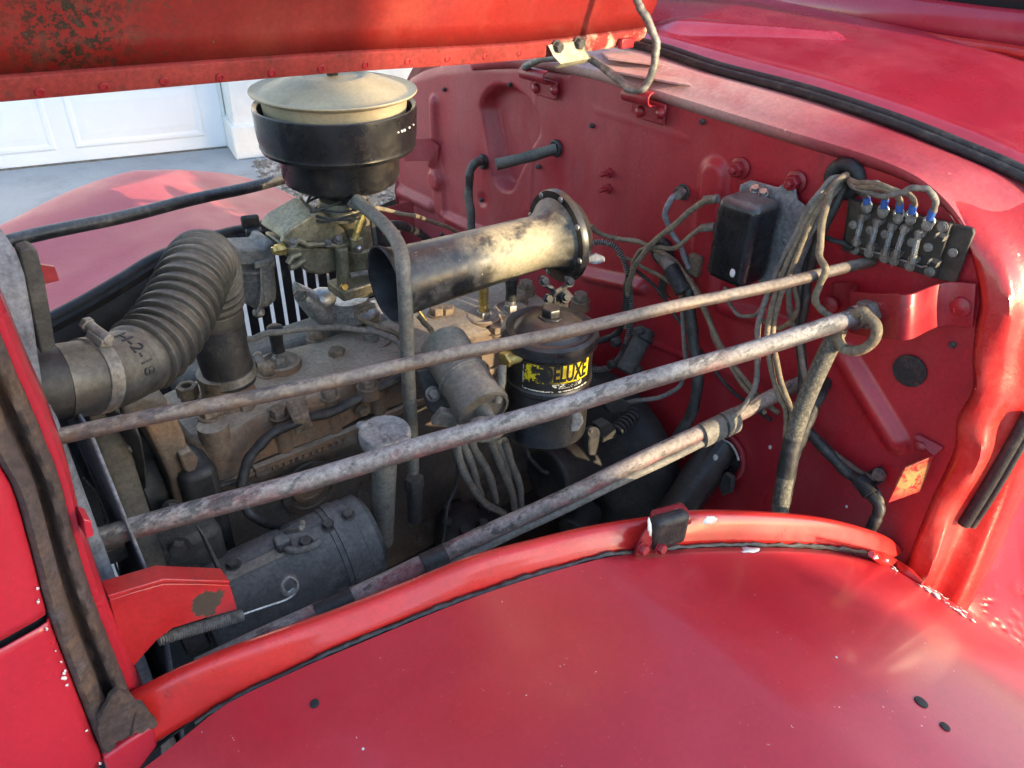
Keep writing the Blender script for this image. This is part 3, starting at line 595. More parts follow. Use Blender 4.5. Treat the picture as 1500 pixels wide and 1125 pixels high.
p_, n_ = fsurf(1100, 806); drip(nf, p_, n_ if n_.z > 0 else -n_, .020, .006, (1, -.2, 0))
for (u, v, l) in ((1349, 1029, .0068), (1384, 1065, .005), (461, 1031, .0045)):
    p_, n_ = fsurf(u, v); n_ = n_ if n_.z > 0 else -n_
    MB().lathe(p_, n_, [(l, -.001), (l, .0012), (l * .7, .0016)], 14).build('hole' if u > 1000 else 'paint_chip', 'seam_dark', nf)
for (u, v) in ((532, 1097), (1225, 963)):
    p_, n_ = fsurf(u, v); n_ = n_ if n_.z > 0 else -n_
    MB().lathe(p_, n_, [(.0012, -.001), (.0012, .0006), (.0005, .0008)], 10).build('paint_chip', 'white_drip', nf)
fr = random.Random(4)
FL = [(1280 + fr.uniform(0, 34), 0, fr.uniform(.002, .007)) for _ in range(9)] + [(1345 + fr.uniform(0, 95) * fr.random() ** .5, 0, fr.uniform(.002, .008)) for _ in range(46)]
FL = [(u, interp([(1280, 812), (1310, 824), (1345, 848), (1400, 884), (1440, 915)], u) + fr.uniform(-3, 7), r_) for u, v, r_ in FL]
for (u, v, r_) in FL:
    p_, n_ = fsurf(u, v + 5); n_ = n_ if n_.z > 0 else -n_
    drip(nf, p_ + n_ * .001, n_, r_ * fr.uniform(.6, 1.3), r_ * fr.uniform(.25, .8), (1, fr.uniform(-1, 1), -.6))
MB().tube(crom([fsurf(u, v + 3)[0] + V((0, 0, .004)) for u, v in ((1275, 812), (1300, 822), (1325, 838), (1350, 855))], 5), [.004, .006, .008, .009] + [.009] * 8 + [.007, .006, .004, .003], 10).build('fender_bead', 'paint_jamb', nf)
ff = thing('front_fender', 'red front fender on the garage side with pink sky reflection painted in', 'fender', (.45, 1.66, .9))
fender(ff, True)
MB().box(P(367, 327, 'z', 1.06), (.035, .012, .034), FR).build('bump_stop', 'black_matte', ff, bevel=.005)
MB().box(P(372, 342, 'z', 1.045), (.03, .02, .02), FR).build('bump_bracket', 'black_matte', ff, bevel=.003)
# far splash apron with louvre slots
ap = thing('splash_apron', 'black inner splash apron with tall louvre slots below the far fender', 'apron', (.5, 1.42, .7))
def apl(x, z): return V((x, 2 * YC0 - (.575 - .33 * x), z))
def lipz(x):
    b_ = min(lip, key=lambda p: abs(p.x - x)); return b_.z - .012
s0, s1, NS = .395, .80, 13
mb = MB()
mb.loft([[apl(x, lipz(x)) for x in [i * .02 - .05 for i in range(54)]], [apl(x, max(.955, lipz(x) - .10) if .36 < x < .82 else lipz(x) - .10) for x in [i * .02 - .05 for i in range(54)]]])
mb.build('upper_rail', 'inner_black', ap, solid=.003)
mb = MB(); mb.loft([[apl(x, lipz(x) - .09) for x in (-.05, 0, .05, .1, .15, .2, .25, .3, .35, .40)], [apl(x, .5) for x in (-.05, 0, .05, .1, .15, .2, .25, .3, .35, .40)]]); mb.build('front_panel', 'inner_black', ap, solid=.003)
mb = MB(); mb.loft([[apl(x, .96) for x in (.80, .9, 1.0)], [apl(x, .5) for x in (.80, .9, 1.0)]]); mb.build('rear_panel', 'inner_black', ap, solid=.003)
for k in range(NS):
    x = s0 + (s1 - s0) * k / (NS - 1); mb = MB(); mb.box(apl(x, .80), (.019, .012, .36), FR); mb.build('slat', 'inner_black', ap)
mb = MB(); mb.loft([[apl(.38, .64), apl(.82, .64)], [apl(.38, .45), apl(.82, .45)]]); mb.build('lower_rail', 'inner_black', ap, solid=.003)
mb = MB(); mb.hexa(apl(.215, .945) + V((0, -.004, 0)), (-.2, -1, .1), .009, .008, .014); mb.build('bolt', 'bolt_rust', ap)

# ================================================================== HOOD (half, opened upward about its centre hinge)
hd = thing('hood', 'open hood half seen from its mouldy red underside', 'hood', (.2, YC0, 1.44))
hedge = crom([P(u, v, 'y', YC0) for u, v in ((-260, 168), (0, 148), (250, 126), (500, 105), (760, 87), (940, 63))], 10)
lean = V((0, -.30, 1)).normalized()
MB().loft([[p + lean * h + V((.02 * h / .03 if 0 else 0, dy, 0)) for p in hedge] for h, dy in ((0, .008), (0, 0), (.004, -.001), (.022, -.001), (.026, .004))]).build('edge_flange', 'paint_hood_edge', hd, solid=.002, ang=30)
rows = []
for k in range(26):
    h = .026 + .75 * k / 25
    rows.append([p + lean * h + V((.10 * h * max(0, p.x) , .004 - .10 * (h - .026) ** 2 * 2, 0)) for p in hedge])
MB().loft(rows).build('panel', 'paint_hood', hd, solid=.0016, ang=60)
for u, v in ((58, 135), (152, 127), (240, 119), (322, 113), (398, 106), (470, 100), (535, 95), (597, 90), (655, 86), (710, 82), (760, 78)):
    p = P(u, v, 'y', YC0 - .004); MB().lathe(p, (0, -1, -.3), [(.0050, 0), (.0048, .0012), (.0034, .0016), (.0030, .0003), (0, .0003)], 16).build('rivet', 'paint_hat', hd)
c = [P(802, 66, 'y', .921), P(856, 58, 'y', .921), P(861, 88, 'y', .912), P(816, 96, 'y', .912)]
mb = MB(); mb.loft([[c[0], c[1]], [c[0].lerp(c[3], .55), c[1].lerp(c[2], .55)], [c[3] + V((0, -.006, .004)), c[2] + V((0, -.006, .004))], [c[3] + V((0, .004, -.004)), c[2] + V((0, .004, -.004))]]); mb.build('hinge_clamp', 'plate_zinc', hd, solid=.003, bevel=.0008)
for u, v in ((815, 68), (846, 63)): MB().hexa(P(u, v, 'y', .920), (0, -1, -.1), .008, .009, .010).build('bolt', 'iron_dark', hd, bevel=.0006)
MB().box(P(917, 63, 'y', .92), (.03, .010, .016)).build('end_clip', 'paint_hat', hd, bevel=.002)
cable('hinge_rod', 'bent bare steel hinge rod looping over the cowl ledge to the hood', 'rod', .0062, 'steel_dull', [(768, 99, .945), (790, 88, .945), (818, 84, .94), (858, 84, .94), (880, 96, .945), (905, 116, .945), (922, 130, .945), (940, 131, .95), (952, 115, .955), (960, 85, .96), (960, 60, .96), (950, 32, .955), (938, 10, .95), (925, -14, .945)], 'x', group=None, n=10)

# ================================================================== NOSE (front sheet metal) with its seal channel
ns = thing('front_nose', 'red front nose panel with rusty seal channel along its rear edge', 'body panel', (0, .55, .95))
chR = [(-20, 395), (8, 458), (43, 545), (69, 603), (100, 690), (117, 760), (133, 815), (157, 885), (193, 975), (228, 1062)]
chL = [(-115, 395), (-95, 458), (-62, 545), (-38, 603), (-5, 670), (20, 715), (45, 800), (70, 895), (105, 990), (152, 1110)]
A = resample(crom([P(u, v, 'y', .575) for u, v in chR], 8), 60); B = resample(crom([P(u, v, 'y', .545) for u, v in chL], 8), 60)
rows = []
for k, (a_, b_) in enumerate(zip(A, B)):
    t = k / 59; r_ = []
    for s_, h in ((.22, .0), (.25, -.006), (.30, -.010), (.38, -.011), (.44, -.008), (.48, .006), (.56, .012), (.63, .012), (.67, .002), (.70, -.010), (.80, -.011), (.90, -.010), (.97, -.004), (1, .004)):
        r_.append(a_.lerp(b_, s_) + V((0, h + .001 * math.sin(k * 1.7 + s_ * 20), 0)))
    rows.append(r_)
MB().loft(rows).build('seal_channel', 'rust_channel', ns, solid=.002, ang=60)
MB().loft([[a_ + V((.004, .03, 0)), a_ + V((0, .0, 0)), a_.lerp(b_, .10) + V((0, -.006, 0)), a_.lerp(b_, .20) + V((0, -.002, 0)), a_.lerp(b_, .23) + V((0, .004, 0))] for a_, b_ in zip(A, B)]).build('inner_edge', 'paint_nose', ns, solid=.0016, ang=60)
rows = []
for k, b_ in enumerate(B):
    rows.append([b_ + V((0, .004, 0)), b_ + V((-.003, -.004, 0))] + [b_ + V((-.01 - .34 * s_, -.006 - .02 * math.sin(s_ * 2.4) + .22 * s_ ** 2, -.015 * s_)) for s_ in [q / 14 for q in range(15)]])
MB().loft(rows[:36]).build('upper_panel', 'paint_nose', ns, solid=.0016, ang=60)
MB().loft([[p + V((0, .012, 0)) for p in r_] for r_ in rows[30:41]]).build('gap_filler', 'seam_dark', ns)
MB().loft(rows[36:]).build('lower_panel', 'paint_nose', ns, solid=.0016, ang=60)
cr_ = random.Random(11)
for _ in range(16):
    b_ = B[cr_.randint(30, 59)]; c_ = b_ + V((-.003 - .004 * cr_.random(), -.0075, cr_.uniform(-.006, .006))); r_ = cr_.uniform(.0006, .0020)
    MB().add([c_ + V((0, -.0008, 0))] + [c_ + V((r_ * math.cos(t) * cr_.uniform(.4, 1), 0, r_ * math.sin(t) * cr_.uniform(.6, 1.6))) for t in [.628 * k for k in range(10)]], [(0, 1 + k, 1 + (k + 1) % 10) for k in range(10)]).build('paint_chip', 'white_drip', ns, smooth=False)
low = [P(u, v, 'y', .535) for u, v in ((152, 1112), (190, 1085), (226, 1062), (232, 1092), (205, 1130), (165, 1150))]
MB().prism([P(u, v, 'y', .60) for u, v in ((20, 860), (150, 860), (235, 1080), (240, 1180), (60, 1180))], (0, .01, 0)).build('inner_wall', 'black_matte', ns)
MB().prism(low, (0, .02, 0)).build('corner_foot', 'paint_nose', ns, bevel=.003)
fp_ = crom([V((u, v, 0)) for u, v in ((140, 1068), (152, 1040), (172, 1012), (196, 1022), (212, 1038), (229, 1060), (210, 1072), (192, 1080), (172, 1088), (154, 1102), (140, 1068))], 4)[:-1]
MB().prism([P(p.x + random.uniform(-3, 3), p.y + random.uniform(-3, 3), 'y', .531 + random.uniform(-.002, .002)) for p in fp_], (0, .006, 0)).build('foot_rust', 'rust_channel', ns, bevel=.0015)
MB().prism([P(u, v, 'y', .55) for u, v in ((122, 760), (134, 764), (138, 785), (126, 790))], (0, .02, 0)).build('tab', 'paint_nose', ns, bevel=.001)
# red bracket behind the nose, with the pull spring
_l = P(300, 884, 'y', .58) - P(160, 900, 'y', .58)
mat('paint_bracket', (.36, .016, .018), .4, var=.2, vs=12, patches=[dict(c=(.05, .034, .024), s=40, lo=.30, hi=.36, mask=(tuple(_l), .020), ragged=55, r=.9), dict(c=(.05, .034, .024), s=70, lo=.60, hi=.64, mask=(tuple(_l + V((.012, 0, 0))), .05), r=.9)], coat=.2, grit=.12)
nb = thing('nose_bracket', 'red curved bracket plate with a rust patch behind the nose', 'bracket', P(160, 900, 'y', .58))
MB().prism([P(u, v, 'y', .58) for u, v in ((160, 879), (200, 866), (240, 855), (290, 855), (337, 857), (348, 893), (300, 906), (253, 921), (230, 938), (213, 957), (193, 980), (176, 945))], (0, .005, 0)).build('plate', 'paint_bracket', nb, bevel=.0012)
MB().prism([P(u, v, 'y', .578) for u, v in ((160, 879), (240, 854), (337, 856), (336, 851), (240, 848), (158, 873))], (0, .022, 0)).build('top_flange', 'paint_bracket', nb, bevel=.001)
sp_ = thing('pull_spring', 'grey coil spring with a long hook wire under the red bracket', 'spring', P(300, 920, 'y', .60))
a_, b_ = P(232, 937, 'y', .60), P(355, 901, 'y', .60); ax = (b_ - a_).normalized(); u_ = ax.orthogonal().normalized(); w_ = ax.cross(u_)
MB().tube([a_.lerp(b_, k / 520) + (u_ * math.cos(k * .42) + w_ * math.sin(k * .42)) * .0052 for k in range(521)], .0014, 6).build('coil', 'steel_dull', sp_)
MB().tube(crom(pts([(353, 901), (385, 890), (420, 878), (434, 866), (436, 853), (424, 845), (413, 856), (420, 868), (430, 862)], 'y', .605), 8), .0012, 6).build('hook', 'steel', sp_)
MB().torus(P(424, 857, 'y', .61), (.3, -1, .4), .0095, .003, 24, 8).build('ring', 'steel_dull', sp_)

# ================================================================== RADIATOR, FAN
rd = thing('radiator', 'blue grey radiator with side tank and big outlet pipe', 'radiator', (.03, YC0, .6))
MB().box((.02, YC0, .92), (.07, .54, .66)).build('core', 'radiator', rd, bevel=.008)
MB().prism([P(u, v, 'y', .665) for u, v in ((-60, 345), (-5, 343), (12, 350), (26, 372), (38, 405), (50, 468), (63, 560), (70, 640), (-60, 640))], (0, .5, 0)).build('side_tank', 'radiator', rd, bevel=.006, bseg=3)
MB().prism([P(u, v, 'y', .70) for u, v in ((28, 368), (46, 362), (55, 368), (66, 410), (82, 508), (60, 520))], (0, .02, 0)).build('side_bracket', 'iron_dark', rd, bevel=.002)
MB().prism([P(u, v, 'y', .74) for u, v in ((60, 388), (80, 391), (87, 411), (66, 416))], (0, .004, 0)).build('tab', 'paint_hat', rd)
MB().cyl(P(18, 566, 'y', .725), P(118, 556, 'y', .725), .0350, 36).build('outlet_pipe', 'oily', rd)
sh = [P(u, v, 'y', .80) for u, v in ((60, 600), (150, 640), (160, 760), (190, 900), (60, 900))]
MB().loft([[V((.05, .66 + .02 * k, .62 + .0 * k)) for k in range(10)], [V((.085, .66 + .02 * k, .98)) for k in range(10)], [V((.075, .66 + .02 * k, 1.22)) for k in range(10)]]).build('shroud', 'radiator', rd, solid=.003)
fan = thing('fan', 'dark cooling fan behind the radiator with a thin bright blade edge', 'fan', (.115, YC0, .93))
for k in range(4):
    a_ = R(200 + 90 * k); d = V((0, math.cos(a_), math.sin(a_))); s_ = V((0, -math.sin(a_), math.cos(a_)))
    o_ = V((.115, YC0, .93)); rows = []
    for h, wd in ((.04, .02), (.07, .045), (.14, .06), (.20, .062), (.215, .05)):
        rows.append([o_ + d * h + s_ * (wd * q) + V((.022 * q, 0, 0)) for q in (-1, -.5, 0, .5, 1)])
    MB().loft(rows).build('blade', 'oily', fan, solid=.0025)
MB().cyl((.10, YC0, .93), (.16, YC0, .93), .05, 28).build('hub', 'oily', fan, bevel=.003)
MB().tube(crom(pts([(122, 700), (140, 720), (150, 745), (160, 790), (170, 830), (181, 858), (180, 875)], 'y', .76), 6), .0013, 6).build('blade_edge', 'steel', fan)
# upper radiator hose
hs = thing('radiator_hose', 'black ribbed flexible radiator hose arching up to the engine', 'hose', P(170, 545, 'y', .75))
hp = crom([P(88, 560, 'y', .725), P(125, 553, 'y', .728), P(175, 540, 'y', .745), P(225, 507, 'y', .775), P(262, 455, 'y', .815), P(285, 405, 'y', .86), P(297, 385, 'y', .905), P(306, 398, 'y', .94), P(312, 440, 'y', .955), P(320, 480, 'y', .955), P(326, 515, 'y', .952)], 12)
hp = resample(hp, 640); L = sum((b - a).length for a, b in zip(hp, hp[1:])); rad = []
s_ = 0
for i, p in enumerate(hp):
    if i: s_ += (hp[i] - hp[i - 1]).length
    rb_ = sm(.075, .095, s_) * (1 - sm(L - .075, L - .06, s_)); ph = (s_ / .0155) % 1
    rad.append(.0362 + rb_ * (-.0010 + .0062 * ((ph / .16) ** .6 if ph < .16 else ((1 - ph) / .84) ** .75)) - .003 * sm(L - .05, L - .03, s_))
MB().tube(hp, rad, 40).build('hose', 'rubber', hs, ang=80)
def clamp(o, ax, r, wd, screw_dir, th, m='steel_dull'):
    ax = V(ax).normalized(); mb = MB(); mb.lathe(o - ax * wd / 2, ax, [(r, 0), (r + .0016, .0004), (r + .0016, wd - .0004), (r, wd)], 48)
    c_ = mb.build('clamp_band', m, th); sd_ = V(screw_dir); sd_ = (sd_ - ax * sd_.dot(ax)).normalized(); t_ = ax.cross(sd_)
    q = o + sd_ * (r + .006)
    mb = MB(); mb.box(q, (wd * .9, .022, .008), frame(ax, t_)); mb.cyl(q - t_ * .017 + sd_ * .004, q + t_ * .012 + sd_ * .004, .0055, 16); mb.hexa(q - t_ * .016 + sd_ * .004, -t_, .0075, .007); mb.build('clamp_screw', 'steel_dull', c_, bevel=.001)
clamp(hp[40], (hp[52] - hp[28]), .0365, .015, (0, -.25, 1), hs)
clamp(P(336, 545, 'y', .95), (.08, 0, -1), .0355, .014, (1, -.2, .2), hs, 'steel_dull')
e0 = hp[-1]; MB().tube(crom([hp[-60], e0, P(336, 545, 'y', .95), P(338, 556, 'y', .95)], 6), [.0352] * 19, 36).build('sleeve', 'rubber_dark', hs)
# moulded number on the hose
tv, tf = text_mesh('H-2-18', .020, .0006); o_ = hp[86]; ax = (hp[94] - hp[78]).normalized(); up = (CAM - o_).normalized() + V((0, 0, .25)); up = (up - ax * up.dot(ax)).normalized(); sd_ = ax.cross(up)
mb = MB(); mb.add([o_ + ax * q.y + (up * math.cos(q.x / .038) + sd_ * math.sin(q.x / .038)) * (.0366 + q.z) for q in tv], tf); mb.build('moulded_number', 'rubber_dark', hs, smooth=False)

# ================================================================== ENGINE
en = thing('engine', 'dusty brown cast iron flathead engine with bolted cylinder head', 'engine', (.55, .97, .6))
ZH = 1.0
def hz(u, v, dz=0): p = P(u, v, 'z', ZH); return V((p.x, p.y, p.z + dz))
# head outline with bulges round the bolts
out = [V((.205, .905, 0)), V((.225, .882, 0)), V((.27, .878, 0)), V((.30, .888, 0)), V((.40, .882, 0)), V((.47, .890, 0)), V((.56, .882, 0)), V((.64, .890, 0)), V((.72, .882, 0)), V((.80, .888, 0)), V((.86, .882, 0)), V((.885, .90, 0)), V((.885, 1.02, 0)), V((.86, 1.045, 0)), V((.78, 1.035, 0)), V((.70, 1.048, 0)), V((.62, 1.035, 0)), V((.54, 1.046, 0)), V((.46, 1.045, 0)), V((.38, 1.060, 0)), V((.30, 1.05, 0)), V((.225, 1.045, 0)), V((.205, 1.02, 0))]
oc = resample(crom(out + [out[0]], 6), 161)[:-1]; cen = V((.55, .965, 0))
def ring(s_, z): return [V((cen.x + (p.x - cen.x) * (1 - s_ / .33), cen.y + (p.y - cen.y) * (1 - s_ / .08), z)) for p in oc]
PLUGS = [(411, 535), (545, 503), (708, 468), (748, 458)]
mb = MB(); mb.loft([ring(-.004, .935), ring(-.002, .952), ring(.0, .96), ring(.002, .985), ring(.006, .995), ring(.012, ZH)], True)
hd_n = 44; rows = [ring(.012, ZH)]
for k in range(1, 15):
    t = k / 14; r_ = []
    for p in ring(.012, ZH):
        q = V((cen.x + (p.x - cen.x) * (1 - t * .98), cen.y + (p.y - cen.y) * (1 - t * .98), ZH)); h = 0
        h += .006 * math.sin(q.x * 28) * math.sin((q.y - .88) * 20) * sm(0, .2, t)
        q.z += h + .004 * sm(0, .5, t); r_.append(q)
    rows.append(r_)
mb.loft(rows, True); mb.build('cylinder_head', 'iron_head', en, ang=50)
# ribs and freeze plugs along the head's near side
for x in (.335, .415, .495, .575, .655, .735, .815):
    MB().lathe((x, .890, .925), (0, 0, 1), [(.015, 0), (.013, .045), (.011, .07)], 20).build('bolt_column', 'iron_head', en)
    MB().hexa((x, .889, .992), (random.uniform(-.04, .04), random.uniform(-.04, .04), 1), .0125, .012, .0155).build('head_bolt', 'bolt_rust', en, bevel=.0008)
# thermostat neck
nk = hz(338, 600); MB().lathe(V((.292, .955, .985)), (0, 0, 1), [(.052, 0), (.050, .014), (.040, .020), (.037, .03), (.036, .055), (.038, .058), (.038, .068), (.034, .07)], 40).build('water_outlet', 'iron_head', en, ang=40)
BOLTS = [(311, 622, .018), (392, 548, .004), (464, 495, .002), (494, 524, .003), (539, 566, .002), (320, 601, .0), (545, 470, .002), (362, 600, .0), (640, 463, .005), (655, 462, .004), (694, 537, .004), (668, 530, .002), (770, 430, .012), (760, 442, .004), (850, 442, .004)]
for u, v, h in BOLTS:
    p = hz(u, v, h - .002); mb = MB()
    mb.lathe(p - V((0, 0, .016)), (0, 0, 1), [(.019, 0), (.0165, .014), (.0145, .017)], 24); bo = mb.build('bolt_boss', 'iron_head', en)
    mb = MB(); mb.hexa(p, (random.uniform(-.04, .04), random.uniform(-.04, .04), 1), .0138, .0135, .0175); mb.build('head_bolt', 'bolt_rust', en, bevel=.0008)
# front corner bolt boss runs down the head's side
MB().lathe(P(311, 622, 'z', ZH + .014), (0, 0, -1), [(.0205, 0), (.021, .02), (.023, .07)], 28).build('corner_boss', 'iron_head', en)
# stud nut with open top
p = hz(278, 585, .01); mb = MB(); mb.lathe(p + V((0, 0, -.03)), (0, 0, 1), [(.012, 0), (.012, .028)], 20); mb.lathe(p, (0, 0, 1), [(.0155, -.003), (.0155, .014), (.009, .015), (.0075, .014), (.0075, .004)], 6); mb.build('stud_nut', 'bolt_rust', en, bevel=.0008)
# plug wells
for u, v in PLUGS:
    p = hz(u, v); mb = MB(); mb.lathe(p + V((0, 0, .002)), (0, 0, 1), [(.034, -.004), (.031, .006), (.027, .008), (.023, .004), (.019, .002)], 30); mb.build('plug_well', 'iron_head', en)
# block
mb = MB(); mb.box((.545, .965, .74), (.66, .155, .40)); mb.build('block', 'iron_block', en, bevel=.008)
mb = MB(); mb.box((.545, .890, .925), (.67, .034, .012)); mb.build('head_gasket_rail', 'iron_head', en, bevel=.003)
mb = MB(); mb.box((.545, .900, .933), (.67, .04, .0035)); mb.build('head_gasket', 'oily', en)
def sy(u, v, y=.872): return P(u, v, 'y', y)
q = [sy(u, v) for u, v in ((372, 688), (523, 628), (523, 650), (376, 702))]
MB().prism(q, (0, .02, 0)).build('casting_plate', 'iron_block', en, bevel=.002)
MB().prism([p + V((0, -.0025, 0)) for p in [sy(u, v) for u, v in ((372, 686), (523, 626), (523, 633), (374, 693))]], (0, .02, 0)).build('casting_rib', 'iron_head', en, bevel=.001)
# raised casting ticks (cast characters worn beyond reading)
for k in range(12):
    u = 400 + k * 9.5; v = 688 - (u - 372) * .385 + 6
    p = sy(u, v); MB().box(p + V((0, -.001, 0)), (.004 + .002 * (k % 3), .003, .010)).build('cast_mark', 'iron_head', en, bevel=.0008)
MB().lathe(sy(452, 712, .885), (0, -1, 0), [(.046, 0), (.046, .006), (.036, .010), (.034, .007), (.0, .009)], 44).build('core_plug', 'iron_block', en)
MB().lathe(sy(452, 712, .876), (0, -1, 0), [(.028, 0), (.027, .003), (.022, .004), (.020, .002), (0, .002)], 36).build('core_plug', 'iron_head', en)
for u, v in ((300, 690), (530, 600)): MB().hexa(sy(u, v, .88), (0, -1, 0), .009, .008, .011).build('side_bolt', 'bolt_rust', en)
for u, v in ((512, 730), (525, 722), (540, 715)): MB().hexa(sy(u, v, .86), (0, -1, .2), .006, .006).build('side_bolt', 'iron_dark', en)
# front: water pump body and its casting
mb = MB(); mb.prism([sy(u, v, .86) for u, v in ((205, 612), (250, 590), (272, 640), (285, 700), (290, 735), (258, 742), (248, 700), (225, 650))], (0, .09, 0)); mb.build('water_pump', 'iron_head', en, bevel=.006, bseg=3)
mb = MB(); mb.prism([sy(u, v, .855) for u, v in ((180, 600), (215, 582), (245, 585), (250, 598), (222, 606), (200, 628), (183, 625))], (0, .07, 0)); mb.build('pump_casting', 'iron_block', en, bevel=.006, bseg=3)
MB().prism([sy(u, v, .85) for u, v in ((262, 668), (280, 660), (292, 672), (285, 700), (270, 690))], (0, .03, 0)).build('pump_lug', 'iron_head', en, bevel=.003)
MB().hexa(sy(252, 742, .85), (-.4, -1, 0), .009, .012, .012).build('pump_bolt', 'iron_dark', en)
MB().prism([sy(u, v, .84) for u, v in ((180, 640), (205, 642), (208, 668), (195, 690), (186, 690))], (0, .03, 0)).build('timing_lug', 'iron_dark', en, bevel=.003)
MB().hexa(sy(193, 652, .84), (0, -1, 0), .007, .006, .009).build('pump_bolt', 'steel_dull', en)
MB().box((.20, .95, .82), (.05, .22, .34)).build('timing_cover', 'oily', en, bevel=.012)
MB().cyl((.10, .95, .985), (.20, .95, .985), .045, 28).build('pump_shaft', 'oily', en)
MB().cyl((.135, .95, .93), (.165, .95, .93), .075, 36).build('fan_pulley', 'oily', en, bevel=.003)
# sump and bell housing
MB().box((.56, .97, .50), (.62, .22, .16)).build('sump', 'oily', en, bevel=.03)
MB().lathe((.86, .80, .66), (1, 0, 0), [(.12, 0), (.20, .04), (.215, .06), (.215, .085), (.0, .088)], 56).build('bell_housing', 'oily', en)  # dark disc also stands in for the shaded opening in the firewall
MB().box((.5, .80, .50), (1.0, .7, .02)).build('undertray', 'oily', en)
# intake manifold
im = thing('intake_manifold', 'grey aluminium intake manifold under the carburettor', 'manifold', P(500, 460, 'y', 1.06))
rows = []
for u, v, y, rr in ((438, 432, 1.05, .022), (450, 442, 1.05, .028), (470, 455, 1.06, .034), (500, 468, 1.07, .036), (540, 470, 1.09, .034), (600, 450, 1.10, .030)):
    c_ = P(u, v, 'y', y); rows.append([c_ + V((0, math.cos(t), math.sin(t))) * rr for t in [2 * math.pi * k / 20 for k in range(20)]])
MB().loft(rows, True, True).build('runner', 'alu', im)
MB().ball(P(472, 437, 'y', 1.05), .022, 16, (1.1, 1, .8)).build('boss', 'alu', im)
MB().hexa(P(442, 432, 'y', 1.02), (-.6, -.6, .3), .010, .012).build('plug', 'steel_dull', im)
MB().lathe(P(512, 458, 'y', 1.05), (0, 0, 1), [(.045, 0), (.045, .006), (.036, .010), (.034, .03)], 36).build('carb_flange', 'alu', im)
MB().box((.56, 1.12, .93), (.60, .10, .10)).build('exhaust_log', 'iron_block', im, bevel=.03, bseg=4)

# ================================================================== AIR CLEANER + CARBURETTOR
ac0 = P(489, 131, 's', 1.2); Z0 = ac0.z
ac = thing('air_cleaner', 'round black oil bath air cleaner with a tan dusty lid', 'air cleaner', ac0 - V((0, 0, .16)))
UP = V((0, 0, 1))
MB().lathe(ac0, UP, [(r_ * .895, h_) for r_, h_ in [(.112, -.034), (.115, -.012), (.117, -.007), (.1300, -.002), (.1318, .0), (.1312, .0018), (.128, .0012), (.118, -.0005), (.113, .0005), (.108, .003), (.060, .0195), (.055, .0212), (.051, .0208), (.046, .0175), (.0, .0175)]], 96).build('lid', 'lid_tan', ac, ang=30)
MB().lathe(ac0, UP, [(r_ * .895, h_) for r_, h_ in [(.118, -.040), (.1225, -.022), (.1285, -.0185), (.1297, -.020), (.130, -.024), (.1285, -.060), (.126, -.070), (.127, -.074), (.124, -.0795), (.112, -.083), (.100, -.085), (.0985, -.089), (.0975, -.118), (.094, -.128), (.084, -.134), (.05, -.137), (.0, -.138)]], 96).build('bowl', 'black_paint', ac, ang=30)
MB().cyl(ac0 - V((0, 0, .185)), ac0 - V((0, 0, .135)), .034, 32).build('neck', 'black_matte', ac)
mb = MB(); wq = ac0 + V((0, 0, .0195)); mb.lathe(wq, UP, [(.008, 0), (.008, .008), (.005, .010)], 16)
for s_ in (-1, 1): mb.tube(crom([wq + V((s_ * .004, 0, .004)), wq + V((s_ * .012, 0, .012)), wq + V((s_ * .017, 0, .017)), wq + V((s_ * .014, 0, .005))], 4), [(.0018, .005)] * 13, 8)
mb.build('wing_nut', 'iron_dark', ac)
for du, r_ in ((567, .0016), (573, .0022), (577, .0022), (585, .0018), (592, .0014)):
    pp = P(du, 178 - (du - 567) * .1, 's', 1.2); d = (pp - ac0); d.z = 0; d = d.normalized(); zz = ac0.z - .052
    ang_ = R({567: -73, 573: -69, 577: -66, 585: -59, 592: -51}[du]); 
    MB().ball(ac0 + V((math.cos(ang_) * .1158, math.sin(ang_) * .1158, -.040)), r_, 8).build('paint_fleck', 'white_drip', ac)
mb = MB(); mb.cyl(P(503, 281, 'y', .985), P(528, 297, 'y', .965), .0125, 18); mb.build('breather_spout', 'black_matte', ac)
MB().torus(ac0 - V((0, 0, .17)), UP, .036, .004, 36, 8).build('neck_clamp', 'iron_dark', ac)

cb = thing('carburettor', 'dull gold cast carburettor under the air cleaner', 'carburettor', P(490, 400, 'y', 1.0))
def cy_(u, v, y=.985): return P(u, v, 'y', y)
MB().prism([cy_(u, v) for u, v in ((414, 352), (418, 343), (426, 334), (468, 309), (474, 312), (497, 330), (505, 336), (512, 356), (500, 359), (470, 358), (440, 354))], (0, .075, 0)).build('bowl_cover', 'carb', cb, bevel=.003)
MB().prism([cy_(u, v) for u, v in ((418, 360), (440, 362), (502, 364), (501, 388), (494, 398), (470, 404), (452, 400), (440, 390), (434, 382), (420, 374))], (0, .07, 0)).build('float_bowl', 'carb', cb, bevel=.004)
MB().tube([cy_(u, v, .980) for u, v in ((413, 350), (425, 356), (437, 352), (450, 359), (475, 357), (495, 361), (512, 358))], .0045, 10).build('flange_rim', 'carb', cb)
for u, v in ((428, 357), (480, 357), (495, 352)): MB().hexa(cy_(u, v, .978), (0, -.6, 1), .0055, .006, .007).build('screw', 'zinc', cb)
MB().cyl(cy_(500, 362, .975), cy_(503, 418, .975), .0100, 20).build('pump_column', 'carb', cb, bevel=.002)
MB().lathe(P(519, 318, 'y', 1.02), (0, 0, -1), [(.034, -.012), (.033, 0), (.029, .006), (.028, .045), (.031, .048), (.031, .06), (.026, .062), (.026, .11), (.036, .113), (.036, .122)], 36).build('barrel', 'carb', cb)
MB().lathe(P(500, 296, 'y', 1.02), (0, 0, -1), [(.032, -.006), (.036, .002), (.038, .02)], 32).build('air_horn', 'carb', cb)
